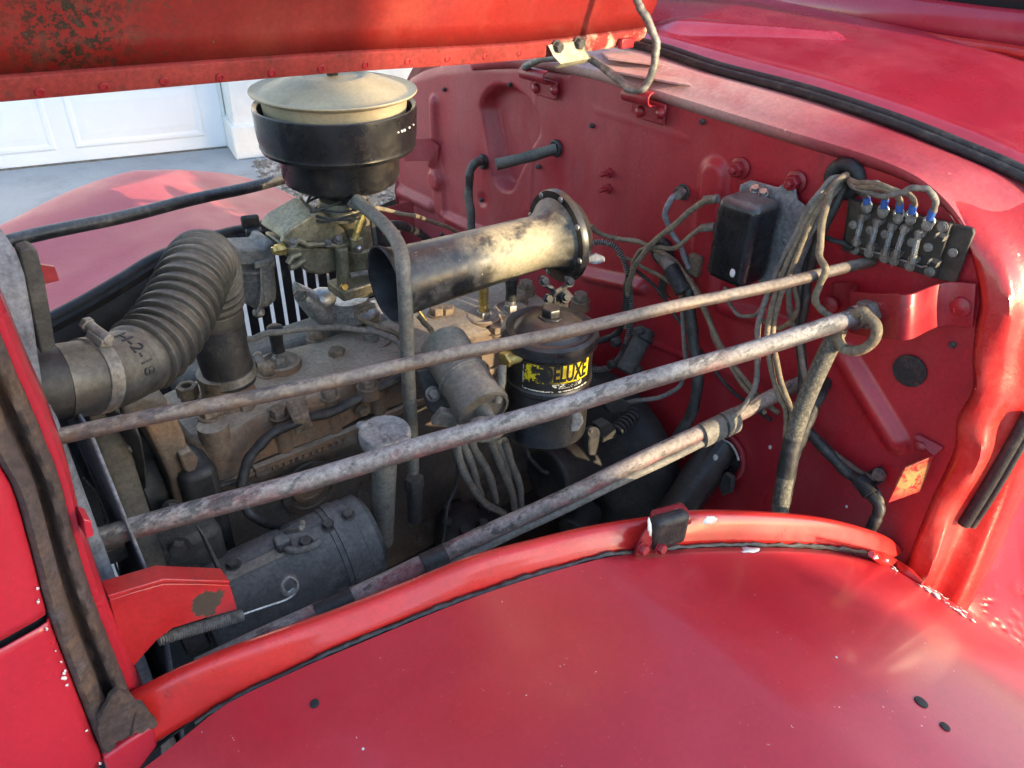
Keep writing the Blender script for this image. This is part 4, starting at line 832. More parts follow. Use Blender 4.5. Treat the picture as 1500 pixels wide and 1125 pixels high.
MB().hexa(cy_(416, 364, .985), (-1, 0, 0), .009, .012).build('inlet_nut', 'brass', cb)
MB().hexa(cy_(407, 366, .985), (-1, 0, 0), .0065, .008).build('inlet_nut', 'brass', cb)
for q in ([(440, 372), (428, 376), (422, 386)], [(446, 380), (432, 390), (424, 392)]): MB().tube([cy_(u, v, .978) for u, v in q], .005, 8).build('rib', 'carb', cb)
MB().tube(crom([cy_(u, v, .965) for u, v in ((532, 315), (526, 330), (521, 346), (519, 352))], 4), .005, 8).build('choke_link', 'brass', cb)
MB().prism([cy_(u, v, .962) for u, v in ((514, 350), (532, 348), (534, 366), (528, 372), (520, 370), (515, 360))], (0, .008, 0)).build('choke_lever', 'carb', cb, bevel=.002)
MB().ball(cy_(526, 364, .957), .0052, 14).build('pivot_screw', 'steel', cb)
MB().tube([cy_(u, v, .97) for u, v in ((545, 322), (548, 345), (552, 368))], .004, 8).build('throttle_rod', 'iron_dark', cb)
MB().tube([cy_(u, v, .97) for u, v in ((512, 404), (535, 400), (560, 402))], .005, 8).build('throttle_shaft', 'steel_dull', cb)
MB().box(cy_(520, 418, .985), (.07, .05, .018)).build('throttle_flange', 'carb', cb, bevel=.003)
MB().hexa(cy_(503, 420, .96), (0, -1, .3), .006, .006).build('screw', 'brass', cb)
# twisted lock wire at the neck
rr = random.Random(2); c_ = P(490, 292, 'y', 1.0)
wr = [P(440, 289, 'y', .98), P(447, 298, 'y', .98), P(455, 306, 'y', .975), P(462, 309, 'y', .97)] + [c_ + V((.042 * math.cos(k * .9), .042 * math.sin(k * .9), -.012 + rr.uniform(-.012, .014))) for k in range(22)]
rebase(tag(MB().tube(crom(wr, 5), .0018, 6).build('lock_wire', 'wire_black'), 'tangle of black wire twisted round the carburettor neck', 'wire'))

flt = thing('fuel_filter', 'grey fuel filter bowl hanging from its cap beside the hose', 'fuel filter', P(370, 420, 'y', 1.04))
fy_ = 1.04
def fp(u, v, y=fy_): return P(u, v, 'y', y)
MB().prism([fp(u, v, 1.015) for u, v in ((331, 360), (343, 358), (349, 366), (388, 364), (392, 354), (402, 354), (406, 362), (404, 381), (396, 388), (350, 390), (338, 378))], (0, .055, 0)).build('cap', 'filter_grey', flt, bevel=.003)
t0 = fp(372, 386); MB().lathe(t0, (0, 0, -1), [(.0305, 0), (.031, .004), (.0275, .007), (.0255, .048), (.023, .060), (.014, .068), (.0, .070)], 32).build('bowl', 'filter_grey', flt)
MB().box(fp(383, 386, 1.005), (.022, .006, .009)).build('bail_top', 'filter_grey', flt, bevel=.001)
MB().tube([fp(u, v, 1.006) for u, v in ((383, 388), (384, 420), (383, 444), (378, 456))], [(.005, .002)] * 4, 8).build('bail', 'filter_grey', flt)
MB().lathe(fp(378, 452, 1.02), (0, 0, -1), [(.006, 0), (.009, .004), (.009, .009), (.004, .014)], 14).build('thumb_nut', 'steel_dull', flt)

# ================================================================== HORN
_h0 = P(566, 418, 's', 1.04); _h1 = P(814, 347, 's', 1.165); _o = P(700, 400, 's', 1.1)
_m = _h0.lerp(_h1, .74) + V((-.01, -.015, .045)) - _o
mat('horn', (.016, .016, .018), .33, var=.3, vs=12, patches=[dict(c=(.10, .095, .085), s=26, lo=.48, hi=.60, amt=.7, r=.6), dict(c=(.40, .34, .20), s=22, lo=.36, hi=.50, amt=.8, mask=(tuple(_m), .10), r=.75), dict(c=(.45, .43, .36), s=150, lo=.67, hi=.70)], dust=dict(c=(.24, .22, .18), amt=.22, lo=.1, s=40), grit=.2)  # masked tan patch paints dust and sunlight on the rear top
hn = thing('horn', 'black trumpet horn with dust and yellow sunlight painted on its rear lying over the engine', 'horn', P(700, 400, 's', 1.1))
m0 = P(566, 418, 's', 1.04); m1 = P(814, 347, 's', 1.165); hx = (m1 - m0).normalized(); HLn = (m1 - m0).length
MB().lathe(m0, hx, [(.0505, -.001), (.0525, -.0025), (.0535, 0), (.0525, .003), (.0485, .012), (.0462, .025), (.0447, .05), (.0415, HLn * .55), (.0395, HLn - .05), (.0385, HLn - .036), (.041, HLn - .026), (.050, HLn - .012), (.058, HLn - .004), (.060, HLn)], 64, False).build('trumpet', 'horn', hn, ang=30)
MB().lathe(m0, hx, [(.0505, -.0012), (.0475, .008), (.0440, .03), (.038, HLn * .6), (.02, HLn * .9), (0, HLn * .9)], 48, False).build('throat', 'black_matte', hn)
MB().lathe(m1, hx, [(.058, -.003), (.0685, -.002), (.070, .002), (.070, .008), (.060, .012), (.05, .03), (.02, .038), (0, .038)], 64).build('diaphragm_housing', 'black_paint', hn, ang=30)
uu = hx.orthogonal().normalized(); ww = hx.cross(uu)
for k in range(8):
    t = R(45 * k + 12); MB().lathe(m1 + (uu * math.cos(t) + ww * math.sin(t)) * .0635 - hx * .002, -hx, [(.005, 0), (.0045, .002), (.002, .0035)], 14).build('rivet', 'zinc', hn)
for arm in ([(792, 405), (800, 418), (812, 425)], [(838, 408), (828, 420), (818, 426)], [(800, 444), (806, 432), (815, 428)], [(833, 440), (826, 432), (818, 428)]):
    MB().tube([P(u, v, 's', 1.10) for u, v in arm], [(.009, .004)] * 3, 10).build('bracket_arm', 'iron_dark', hn)
MB().box(P(816, 430, 's', 1.10), (.026, .006, .026), frame((1, .2, 0), (0, 1, .6))).build('bracket_plate', 'iron_dark', hn, bevel=.002)
for u, v in ((797, 412), (834, 413), (803, 438), (829, 436)): MB().hexa(P(u, v, 's', 1.092), (-.3, -.8, .5), .0058, .006, .0075).build('bolt', 'iron_dark', hn)
MB().box(P(818, 452, 's', 1.115), (.03, .012, .05)).build('mount', 'black_matte', hn, bevel=.002)
MB().prism([P(u, v, 's', 1.16) for u, v in ((862, 376), (872, 372), (886, 378), (886, 384), (872, 388), (862, 386))], (.004, .004, 0)).build('terminal', 'reg_base', hn, bevel=.001)

# ================================================================== COIL, OIL FILTER, FILLER, GENERATOR, DISTRIBUTOR
cl = thing('ignition_coil', 'dusty grey ignition coil canister leaning over the engine', 'ignition coil', P(680, 555, 's', 1.05))
c0, c1 = P(650, 506, 's', 1.105), P(709, 603, 's', 1.03); cx = (c1 - c0).normalized(); CLn = (c1 - c0).length
MB().lathe(c0, cx, [(.030, -.004), (.034, -.003), (.0355, 0), (.0355, CLn * .52), (.0365, CLn * .53), (.0365, CLn * .56), (.0355, CLn * .57), (.0355, CLn * .80), (.038, CLn * .81), (.0385, CLn * .97), (.037, CLn), (.033, CLn + .001), (.033, CLn - .004), (.0, CLn - .004)], 48).build('can', 'coil_grey', cl, ang=30)
MB().lathe(c1, cx, [(.012, -.006), (.010, .008), (.008, .014), (.012, .016), (.012, .04), (.008, .042)], 20).build('tower', 'wire_grey', cl)
MB().torus(c0 + cx * CLn * .53, cx, .0368, .002, 40, 8).build('strap', 'steel_dull', cl)
MB().prism([P(u, v, 's', 1.09) for u, v in ((612, 545), (640, 540), (668, 598), (668, 622), (645, 620), (628, 600))], (.004, .012, -.004)).build('bracket', 'iron_dark', cl, bevel=.002)
MB().hexa(P(634, 577, 's', 1.07), (-.2, -.8, .5), .008, .007, .011).build('bolt', 'steel_dull', cl)
MB().box(P(655, 612, 's', 1.05), (.035, .012, .03), frame((.8, -.3, -.4), (0, 1, .6))).build('terminal_block', 'wire_grey', cl, bevel=.002)
MB().cyl(P(708, 618, 's', 1.0), P(708, 640, 's', .99), .018, 20).build('wire_boot', 'wire_grey', cl, bevel=.002)

of0 = P(806, 478, 's', 1.055)
of = thing('oil_filter', 'black canister oil filter with domed lid and worn yellow label', 'oil filter', of0 - V((0, 0, .17)))
r0 = .0615
MB().lathe(of0, UP, [(r0 * .9, -.172), (r0, -.165), (r0, -.082), (r0 + .002, -.079), (r0 + .002, -.073), (r0, -.070), (r0, -.022), (r0 + .001, -.020)], 64).build('canister', 'black_paint', of, ang=30)
MB().lathe(of0, UP, [(r0 + .001, -.022), (r0 + .0055, -.018), (r0 + .0065, -.010), (r0 + .005, -.003), (r0, .0005), (.055, -.003), (.050, -.002), (.035, .012), (.022, .016), (0, .016)], 64).build('lid', 'black_paint', of, ang=30)
MB().hexa(of0 + V((0, 0, .016)), UP, .014, .012, .018).build('lid_bolt', 'black_paint', of, bevel=.001)
vd = math.atan2(CAM.y - of0.y, CAM.x - of0.x)      # the side that faces the viewer
def wrap(a_, z, r_): return V((of0.x + math.cos(a_) * r_, of0.y + math.sin(a_) * r_, of0.z + z))
a0, a1 = vd - .62, vd + .95    # left .. right of the label as seen
a0, a1 = vd - .55, vd + 1.05
def lab(s_, z, r_=r0 + .0012): return wrap(lerp(a0, a1, s_), z, r_)
lc = lab(.16, -.045) - (of0 - V((0, 0, .17)))
mat('label_yellow', (.62, .47, .01), .4, var=.12, vs=30, patches=[dict(c=(.012, .011, .01), s=75, lo=.43, hi=.47, mask=(tuple(lc), .060)), dict(c=(.012, .011, .01), s=130, lo=.60, hi=.62)], grit=.1)
MB().loft([[lab(k / 24, -.024, r0 + .0006) for k in range(25)], [lab(k / 24, -.0685, r0 + .0006) for k in range(25)]]).build('label', 'label_black', of)
MB().loft([[lab(k / 24, -.026, r0 + .0010) for k in range(25)], [lab(k / 24, -.054, r0 + .0010) for k in range(25)]]).build('label_field', 'label_yellow', of)
def lab_text(s, body, size, sc, zc_, m, nm, sx=1, r_=r0 + .0014, bold=0):
    tv, tf = text_mesh(body, size, .0002, bold); mb = MB(); mb.add([wrap(lerp(a0, a1, sc) + q.x * sx / r0, zc_ + q.y, r_ + q.z) for q in tv], tf); return mb.build(nm, m, of, smooth=False)
lab_text(0, 'DELUXE', .034, .62, -.040, 'label_black', 'lettering', .52, bold=.0011)
MB().loft([[lab(.42 + .45 * k / 16, -.0545, r0 + .0013) for k in range(17)], [lab(.42 + .45 * k / 16, -.0615, r0 + .0013) for k in range(17)]]).build('series_strip', 'label_white', of)
lab_text(0, 'JC-SERIES', .0075, .645, -.058, 'label_black', 'lettering', 1.05, r0 + .0017, .00022)
MB().loft([[lab(k / 24, -.0655, r0 + .0011) for k in range(25)], [lab(k / 24, -.0675, r0 + .0011) for k in range(25)]]).build('label_border', 'label_white', of)
MB().loft([[lab(k / 60, -.030, r0 + .0013) for k in (0, 1)], [lab(k / 60, -.0665, r0 + .0013) for k in (0, 1)]]).build('label_border', 'label_white', of)
MB().cyl(P(745, 527, 's', 1.03), P(770, 520, 's', 1.03), .008, 14).build('fitting', 'brass', of)
MB().hexa(P(738, 528, 's', 1.03), (1, 0, .2), .012, .018).build('fitting_nut', 'brass', of, bevel=.001)
MB().tube([P(736, 535, 's', 1.03), P(735, 560, 's', 1.03), P(728, 590, 's', 1.03)], .006, 10).build('oil_line', 'pipe_grey', of)
MB().prism([P(u, v, 's', .995) for u, v in ((838, 605), (852, 606), (856, 618), (848, 632), (836, 634))], (.01, .02, 0)).build('mount_strap', 'steel_dull', of, bevel=.002)
MB().box(of0 + V((.03, .04, -.12)), (.10, .06, .05)).build('mount', 'iron_dark', of, bevel=.004)

fc = thing('oil_filler', 'dusty round oil filler cap on a grey upright tube', 'oil filler', P(578, 800, 'y', .80))
f0 = P(563, 629, 's', 1.0)
MB().lathe(f0, UP, [(.0325, -.017), (.0335, -.012), (.0335, -.004), (.0315, -.0005), (.029, .0), (.027, -.001), (.0, .0005)], 40).build('cap', 'cap_silver', fc, ang=30)
for a_ in (2.1, 5.0): MB().ball(f0 + V((math.cos(a_) * .032, math.sin(a_) * .032, -.002)), .0085, 12, (1, 1, .4)).build('cap_lug', 'cap_silver', fc)
MB().lathe(f0 - V((0, 0, .014)), (0.02, .18, -1), [(.031, 0), (.031, .010), (.017, .022), (.0165, .09), (.0165, .22)], 30).build('tube', 'pipe_grey', fc)
bp = thing('breather_pipe', 'long grey breather pipe bending down from the air cleaner', 'pipe', P(600, 700, 'y', .80))
MB().tube(crom(pts([(522, 293, .955), (540, 309, .92), (558, 324, .87), (574, 342, .82), (585, 362, .77), (590, 385, .735), (593, 430, .722), (596, 500, .724), (599, 570, .73), (603, 640, .74), (605, 690, .75)], 'y'), 10), .0092, 18).build('pipe', 'pipe_grey', bp)
MB().cyl(P(516, 289, 'y', .97), P(530, 300, 'y', .96), .014, 18).build('rubber_sleeve', 'wire_grey', bp, bevel=.002)
MB().hexa(P(607, 715, 'y', .775), (0, 0, 1), .016, .022).build('fitting', 'iron_dark', bp, bevel=.001)
MB().cyl(P(608, 760, 'y', .79), P(607, 712, 'y', .78), .012, 14).build('elbow', 'iron_dark', bp)

gn = thing('generator', 'grey cylindrical generator strapped low beside the engine', 'generator', (.28, .74, .80))
ga_, gb_ = V((.150, .752, .842)), V((.375, .728, .862)); gx = (gb_ - ga_).normalized(); GL = (gb_ - ga_).length; GRr = .0605
MB().lathe(ga_, gx, [(.045, -.012), (.056, -.008), (GRr, 0), (GRr, GL * .74), (GRr + .0015, GL * .745), (GRr + .0015, GL * .90), (GRr, GL * .905), (GRr, GL - .004), (.056, GL), (.052, GL + .004), (.02, GL + .006), (0, GL + .006)], 64).build('body', 'gen_grey', gn, ang=30)
MB().lathe(ga_ + gx * GL * .775, gx, [(GRr + .002, 0), (GRr + .0035, .0005), (GRr + .0035, .0145), (GRr + .002, .015)], 64).build('band', 'gen_grey', gn)
def gs(u, v):
    d = ray(u, v); best = None
    for k in range(400):
        q = CAM + d * (.6 + k * .0015); t = (q - ga_).dot(gx)
        if ((q - ga_) - gx * t).length < GRr + .001: best = q; break
    return best or P(u, v, 'y', .70)
for u, v in ((510, 755), (481, 770), (448, 795), (342, 828)):
    q = gs(u, v); n_ = (q - ga_); n_ = (n_ - gx * n_.dot(gx)).normalized(); MB().hexa(q, n_, .008, .007, .010).build('screw', 'iron_dark', gn)
# name plate on the top, plain
pl = []
for s_ in range(9):
    t = .015 + .085 * s_ / 8; pl.append([ga_ + gx * t + (V((0, -1, 0)) * math.sin(a_) + V((0, 0, 1)) * math.cos(a_)) * (GRr + .0012) for a_ in [lerp(.15, .42, k / 5) for k in range(6)]])
MB().loft(pl).build('name_plate', 'coil_grey', gn, solid=.0008)
q = gs(415, 800); n_ = (q - ga_); n_ = (n_ - gx * n_.dot(gx)).normalized()
MB().box(q + n_ * .008, (.020, .022, .018), frame(gx, n_)).build('terminal_block', 'gen_grey', gn, bevel=.004)
MB().tube(crom([gs(421, 790) + n_ * .018, P(440, 775, 's', .965), P(443, 765, 's', .97)], 5), .0035, 8).build('terminal_wire', 'wire_grey', gn)
MB().tube(crom([gs(415, 803) + n_ * .006, gs(430, 810) + n_ * .006, gs(455, 806) + n_ * .007, gs(470, 796) + n_ * .006], 6), .0045, 8).build('terminal_wire', 'wire_grey', gn)
MB().cyl(ga_ - gx * .045, ga_ - gx * .015, .042, 36).build('pulley', 'oily', gn, bevel=.003)
MB().prism([P(u, v, 'y', .70) for u, v in ((296, 783), (300, 783), (338, 858), (330, 858))], (0, .02, 0)).build('adjuster_arm', 'iron_dark', gn, bevel=.001)
for u, v in ((262, 800), (283, 842)): MB().hexa(P(u, v, 'y', .74), (-.5, -1, .2), .010, .010, .014).build('bolt', 'iron_dark', gn)
MB().box(P(275, 800, 'y', .80), (.08, .06, .07)).build('bracket', 'iron_dark', gn, bevel=.01)
bl = [P(152, 600, 'y', .86), P(165, 650, 'y', .84), P(195, 745, 'y', .80), P(222, 830, 'y', .765), P(245, 900, 'y', .74)]
rebase(tag(MB().tube(crom(bl, 5), [(.0165, .005)] * 21, 12, flat=V((1, .12, 0))).build('fan_belt', 'belt'), 'wide worn fan belt running down to the generator', 'belt'))

ds = thing('distributor', 'dark distributor cap deep beside the block', 'distributor', P(682, 800, 'y', .82))
d0 = P(680, 770, 'y', .82); MB().lathe(d0, (-.15, -.5, 1), [(.05, -.05), (.052, -.01), (.050, 0), (.048, .015), (.036, .028), (.015, .034), (0, .034)], 40).build('cap', 'oily', ds)
MB().lathe(d0, (.15, .5, -1), [(.04, .04), (.035, .12)], 28).build('body', 'oily', ds)
for k in range(6): MB().cyl(d0 + V((.034 * math.cos(k), .034 * math.sin(k), .018)), d0 + V((.038 * math.cos(k) - .004, .038 * math.sin(k) - .012, .042)), .008, 12).build('tower', 'oily', ds)

# ================================================================== SPARK PLUGS
for k, (u, v) in enumerate(PLUGS):
    p = hz(u, v, .004)
    lab_ = ('black booted spark plug nearest the radiator hose', 'bare spark plug sunk in its well behind the grey pipe', 'brass spark plug standing in the sun under the horn', 'dark booted spark plug next to the oil filter lid')[k]
    t_ = thing('spark_plug', lab_, 'spark plug', p, 'spark plugs in the cylinder head')
    mb = MB(); mb.lathe(p, UP, [(.0145, -.006), (.0145, .002)], 20); mb.hexa(p + V((0, 0, .002)), UP, .0125, .012); mb.build('hex_shell', 'steel_dull' if k < 2 else 'zinc', t_, bevel=.0007)
    if k == 1: MB().lathe(p + V((0, 0, .013)), UP, [(.008, 0), (.007, .012), (.004, .014)], 16).build('insulator', 'steel', t_); continue
    MB().lathe(p + V((0, 0, .013)), UP, [(.0085, 0), (.0085, .012), (.007, .014)], 18).build('insulator', 'brass' if k == 2 else 'steel', t_)
    if k == 2: MB().cyl(p + V((0, 0, .026)), p + V((0, 0, .060)), .0085, 16).build('shield', 'brass', t_)
    else: MB().lathe(p + V((0, 0, .022)), UP, [(.0105, 0), (.0095, .012), (.0105, .030), (.012, .034), (.012, .042), (.008, .045)], 18).build('boot', 'rubber_dark', t_)

# ================================================================== BRACE RODS
def rod(label, a_, b_, r, m, extra=None, name='brace_rod'):
    t_ = thing(name, label, 'rod', a_, 'brace rods across the engine bay')
    n = 60; MB().tube([a_.lerp(b_, k / n) + V((0, 0, .0012 * math.sin(k * .35) - .004 * math.sin(math.pi * k / n))) for k in range(n + 1)], r, 18).build('tube', m, t_)
    return t_
r1a, r1b = P(80, 641, 'y', .665), P(1278, 384, 'x', .98)
t_ = rod('thin rusty brace rod crossing high over the engine to the firewall', r1a, r1b, .0075, 'rod_rust')
r2a, r2b = P(138, 791, 'y', .69), P(1272, 460, 'x', .905)
t_ = rod('thick worn white brace rod running through the looped ring to the hat bracket', r2a, r2b, .0115, 'rod_worn')
d_ = (r2b - r2a).normalized()
MB().tube([P(118, 797, 'y', .69), P(150, 790, 'y', .69), P(178, 784, 'y', .69)], [(.013, .005), (.014, .006), (.0128, .0118)], 16, flat=V((0, 0, 1))).build('flattened_end', 'rod_rust', t_)
MB().box(P(160, 808, 'y', .70), (.03, .02, .02)).build('end_clip', 'iron_dark', t_, bevel=.002)
MB().lathe(r2b - d_ * .022, d_, [(.015, 0), (.015, .010), (.013, .011)], 24).build('collar', 'rod_worn', t_)
MB().hexa(r2b - d_ * .008, d_, .0195, .022).build('end_nut', 'steel_dull', t_, bevel=.001)
r3a, r3b = P(290, 978, 'y', .625), P(1172, 562, 'x', .985)
t_ = rod('long red flaked brace rod with a taped line low along the fender', r3a, r3b, .0115, 'rod_red')
off = V((0, -.008, -.0165)); l3 = [r3a.lerp(r3b, k / 30) + off + V((0, 0, .0008 * math.sin(k * 1.1))) for k in range(2, 26)]
MB().tube(l3, .0062, 10).build('taped_line', 'wire_grey', t_)
def wrapm(a_, b_, f0, f1, r, m, nm, th):
    p0, p1 = a_.lerp(b_, f0), a_.lerp(b_, f1); MB().tube([p0 + off * .45, p0.lerp(p1, .5) + off * .45, p1 + off * .45], [(r, r * 1.35)] * 3, 18, flat=V((1, 1, 0))).build(nm, m, th)
wrapm(r3a, r3b, .30, .335, .0150, 'tape', 'tape_wrap', t_)
wrapm(r3a, r3b, .83, .855, .0155, 'wire_grey', 'tape_wrap', t_)
wrapm(r3a, r3b, .785, .825, .0150, 'wire_grey', 'tape_wrap', t_)
wrapm(r3a, r3b, .15, .20, .0145, 'tape', 'tape_wrap', t_)
r4a, r4b = P(-5, 358, 'y', 1.19), P(412, 259, 'y', 1.30); d_ = (r4b - r4a).normalized()
rod('black brace rod on the garage side behind the air cleaner', r4a, r4a + d_ * ((.88 - r4a.x) / d_.x), .0098, 'black_rod')
lp = thing('wire_loop', 'dusty closed wire loop hanging from the end of the thick rod', 'loop', P(1253, 490, 'x', .885))
q = pts([(1270, 462), (1284, 478), (1280, 498), (1262, 512), (1238, 512), (1228, 495), (1232, 478), (1246, 464), (1262, 456)], 'x', .878); MB().tube(crom(q + [q[0]], 8), .0068, 12).build('ring', 'wire_tan', lp)
MB().cyl(P(1262, 452, 'x', .895), P(1270, 466, 'x', .875), .0075, 12).build('tie', 'wire_tan', lp)

# ================================================================== REGULATOR, FUSE BLOCK
rg = thing('voltage_regulator', 'black voltage regulator box with a white paint dab on the firewall', 'regulator', (.96, .57, 1.15))
RX0, RX1, RY0, RY1, RZ0, RZ1 = .897, .958, .537, .606, 1.163, 1.286
mb = MB(); mb.box(((RX0 + RX1) / 2, (RY0 + RY1) / 2, (RZ0 + RZ1) / 2), (RX1 - RX0, RY1 - RY0, RZ1 - RZ0)); mb.build('cover', 'cover_black', rg, bevel=.013, bseg=5)
MB().prism([V((.962, y, z)) for y, z in ((.615, 1.155), (.615, 1.285), (.600, 1.296), (.555, 1.298), (.545, 1.308), (.53, 1.306), (.522, 1.29), (.506, 1.285), (.502, 1.215), (.512, 1.19), (.522, 1.165), (.535, 1.155))], (.004, 0, 0)).build('base_plate', 'reg_base', rg, bevel=.0012)
MB().prism([V((.970, y, z)) for y, z in ((.525, 1.17), (.525, 1.27), (.508, 1.283), (.490, 1.275), (.484, 1.255), (.486, 1.19), (.50, 1.16))], (.004, 0, 0)).build('mounting_ear', 'reg_base', rg, bevel=.0015)
for u, v in ((1106, 278), (1118, 284)): MB().hexa(P(u, v, 'x', .952), (-.6, -.2, 1), .0062, .006, .007).build('screw', 'steel', rg)
MB().lathe(P(1150, 352, 'x', .966), AX, [(.007, 0), (.006, .003), (.003, .005)], 16).build('screw', 'reg_base', rg)
MB().ball(P(1073, 400, 'x', RX0 - .0005), .0045, 10, (.3, 1, 1.6)).build('paint_dab', 'white_drip', rg)
rr = random.Random(9)
for row, (v, n) in enumerate(((310, 5), (340, 3), (354, 5), (395, 6))):     # worn, unreadable stamping
    for k in range(n):
        p = P(1052 + k * 7.2 + rr.uniform(-1, 1), v + k * 1.2, 'x', RX0 - .0004); MB().box(p, (.0006, .0008, .006), Matrix.Rotation(rr.uniform(-.7, .7), 3, 'X')).build('stamp_mark', 'black_matte', rg)

fb = thing('fuse_block', 'brown fuse block with five glass fuses and blue crimped wires', 'fuse block', (.97, .37, 1.25))
fo = P(1247, 290, 'x', .966); fr_ = P(1396, 326, 'x', .966); fbm = P(1238, 362, 'x', .966)
ea = (fr_ - fo); LA = ea.length; ea.normalize(); eb_ = (fbm - fo); eb_ = (eb_ - ea * eb_.dot(ea)); LB = eb_.length; eb_.normalize()
def fq(u, v, x=.955): return P(u, v, 'x', x)
MB().prism([fq(u, v, .974) for u, v in ((1246, 288), (1428, 333), (1430, 340), (1403, 412), (1398, 413), (1236, 366))], (-.006, 0, 0)).build('base', 'bakelite', fb, bevel=.0015)
MB().prism([fq(u, v, .968) for u, v in ((1250, 291), (1397, 327), (1373, 406), (1240, 362))], (-.008, 0, 0)).build('terminal_board', 'bakelite', fb, bevel=.0015)
tops = [(1270, 305), (1293, 312), (1316, 320), (1334, 322), (1358, 331)]; mids = [(1263, 318), (1285, 325), (1307, 332), (1325, 335), (1346, 343)]; bots = [(1254, 355), (1275, 362), (1297, 369), (1312, 373), (1337, 381)]
XF = .950
def clip(u, v, th, dirv):
    p = fq(u, v, XF); a_ = dirv; b_ = a_.cross(V((1, 0, 0))).normalized()
    mb = MB()
    for s_ in (-1, 1): mb.box(p + b_ * (.0050 * s_) + V((.005, 0, 0)), (.0010, .012, .006), frame(b_, V((1, 0, 0))))
    mb.box(p + V((.0105, 0, 0)), (.010, .0012, .006), frame(b_, V((1, 0, 0)))); mb.build('fuse_clip', 'steel_dull', th)
for k in range(5):
    a_, b_ = fq(*mids[k], XF), fq(*bots[k], XF); d = (b_ - a_).normalized(); Lf = (b_ - a_).length
    f_ = MB().cyl(a_ + d * .006, b_ - d * .006, .0034, 14).build('fuse', 'fuse_glass', fb)
    MB().cyl(a_ - d * .004, a_ + d * .006, .0041, 14).build('fuse_cap', 'steel_dull', f_); MB().cyl(b_ - d * .007, b_ + d * .004, .0041, 14).build('fuse_cap', 'steel_dull', f_)
    MB().tube([a_, b_], .0007, 6).build('filament', 'steel', f_)
    clip(mids[k][0], mids[k][1], fb, d); clip(bots[k][0], bots[k][1], fb, d)
for k, (u, v) in enumerate(tops + [(1381, 332), (1252, 366), (1273, 371), (1296, 378), (1310, 382), (1333, 390), (1362, 398)]):
    p = fq(u, v, .960 if k > 5 else .953); mb = MB(); mb.lathe(p, AX, [(.0064, 0), (.0064, .0014), (.0045, .0018), (.0045, .0030), (.002, .0036)], 18); mb.build('terminal_screw', 'steel_dull', fb)
for (u, v) in ((1376, 348), (1366, 386)): clip(u, v, fb, V((0, .1, -1)))
for (u, v, x) in ((1250, 329, .960), (1275, 337, .960), (1297, 343, .960), (1336, 355, .960), (1360, 362, .960), (1396, 370, .966)):
    p = fq(u, v, x); MB().lathe(p, AX, [(.0058, 0), (.0055, .0015), (.0, .0022)], 16).build('mount_screw', 'zinc', fb)
MB().tube([fq(u, v, .956) for u, v in ((1250, 360), (1290, 372), (1330, 384), (1350, 391), (1358, 390))], .0014, 6).build('bus_wire', 'steel', fb)
CR = [(1269, 292, 1270, 302), (1297, 295, 1294, 308), (1318, 301, 1317, 314), (1338, 305, 1335, 316), (1367, 312, 1361, 325)]
for u0, v0, u1, v1 in CR:
    a_, b_ = fq(u0, v0 - 4, .950), fq(u1, v1 - 3, .951)
    MB().tube([a_, a_.lerp(b_, .5), b_], [.0046, .0046, .0038], 12).build('crimp', 'blue_crimp', fb)
    MB().torus(fq(u1, v1 - 1, .953), AX, .006, .0016, 18, 6).build('ring_terminal', 'steel', fb)

# grommet with the harness
gm = thing('harness_grommet', 'thick black rubber grommet where the wires leave the firewall', 'grommet', P(1237, 260, 'x', .97))
MB().torus(P(1237, 262, 'x', .975), AX, .0185, .0095, 36, 12).build('ring', 'rubber_dark', gm)
MB().lathe(P(1237, 262, 'x', .976), AX, [(.018, 0), (0, .0005)], 24).build('opening', 'seam_dark', gm)

# ================================================================== WIRES AND HOSES
WT, WG, WB = 'wire_tan', 'wire_grey', 'wire_black'
GR_ = (1234, 262)
def W(label, r, m, spec, ax='x', val=.94, cat='wire', name='wire', n=8): return cable(name, label, cat, r, m, spec, ax, val, n=n)
W('wire from the grommet arching to the rightmost blue crimp on the fuse block', .0038, WG, [(1238, 260, .97), (1250, 272, .945), (1275, 282, .94), (1300, 287, .935), (1318, 282, .935), (1335, 276, .935), (1355, 276, .938), (1368, 287, .942), (1370, 300, .947), (1367, 310, .950)])
W('wire from the grommet to the second blue crimp from the right', .0036, WT, [(1238, 258, .97), (1255, 268, .945), (1280, 268, .938), (1305, 278, .935), (1325, 283, .94), (1338, 290, .945), (1338, 303, .95)])
W('wire from the grommet to the middle blue crimp', .0036, WT, [(1240, 260, .97), (1258, 274, .942), (1285, 274, .936), (1305, 281, .936), (1316, 290, .945), (1318, 299, .95)])
W('wire from the grommet to the second blue crimp from the left', .0034, WG, [(1240, 262, .97), (1260, 270, .945), (1282, 268, .94), (1296, 278, .942), (1298, 293, .95)])
W('short dark wire from the grommet to the leftmost crimp', .0034, WB, [(1240, 264, .97), (1255, 280, .948), (1268, 286, .948), (1269, 292, .95)])
W('single tan wire curling down from the grommet over both brace rods', .0046, WT, [(1240, 256, .965), (1225, 268, .94), (1212, 295, .92), (1203, 340, .90), (1200, 370, .89), (1208, 395, .88), (1203, 415, .88), (1194, 435, .88), (1200, 452, .885), (1216, 463, .89), (1228, 470, .89)])
W('outermost grey wire of the bundle fanning down from the grommet past the regulator', .0040, WG, [(1236, 258, .97), (1215, 265, .945), (1190, 295, .925), (1170, 335, .915), (1150, 375, .905), (1128, 420, .895), (1112, 470, .885), (1110, 520, .88), (1108, 560, .87), (1085, 600, .85), (1060, 618, .83)])
W('tan wire inside the bundle beside the regulator', .0040, WT, [(1236, 260, .97), (1218, 272, .945), (1195, 300, .925), (1172, 345, .912), (1152, 390, .90), (1135, 430, .89), (1125, 480, .88), (1128, 530, .88), (1142, 580, .875), (1152, 612, .87), (1150, 650, .86)])
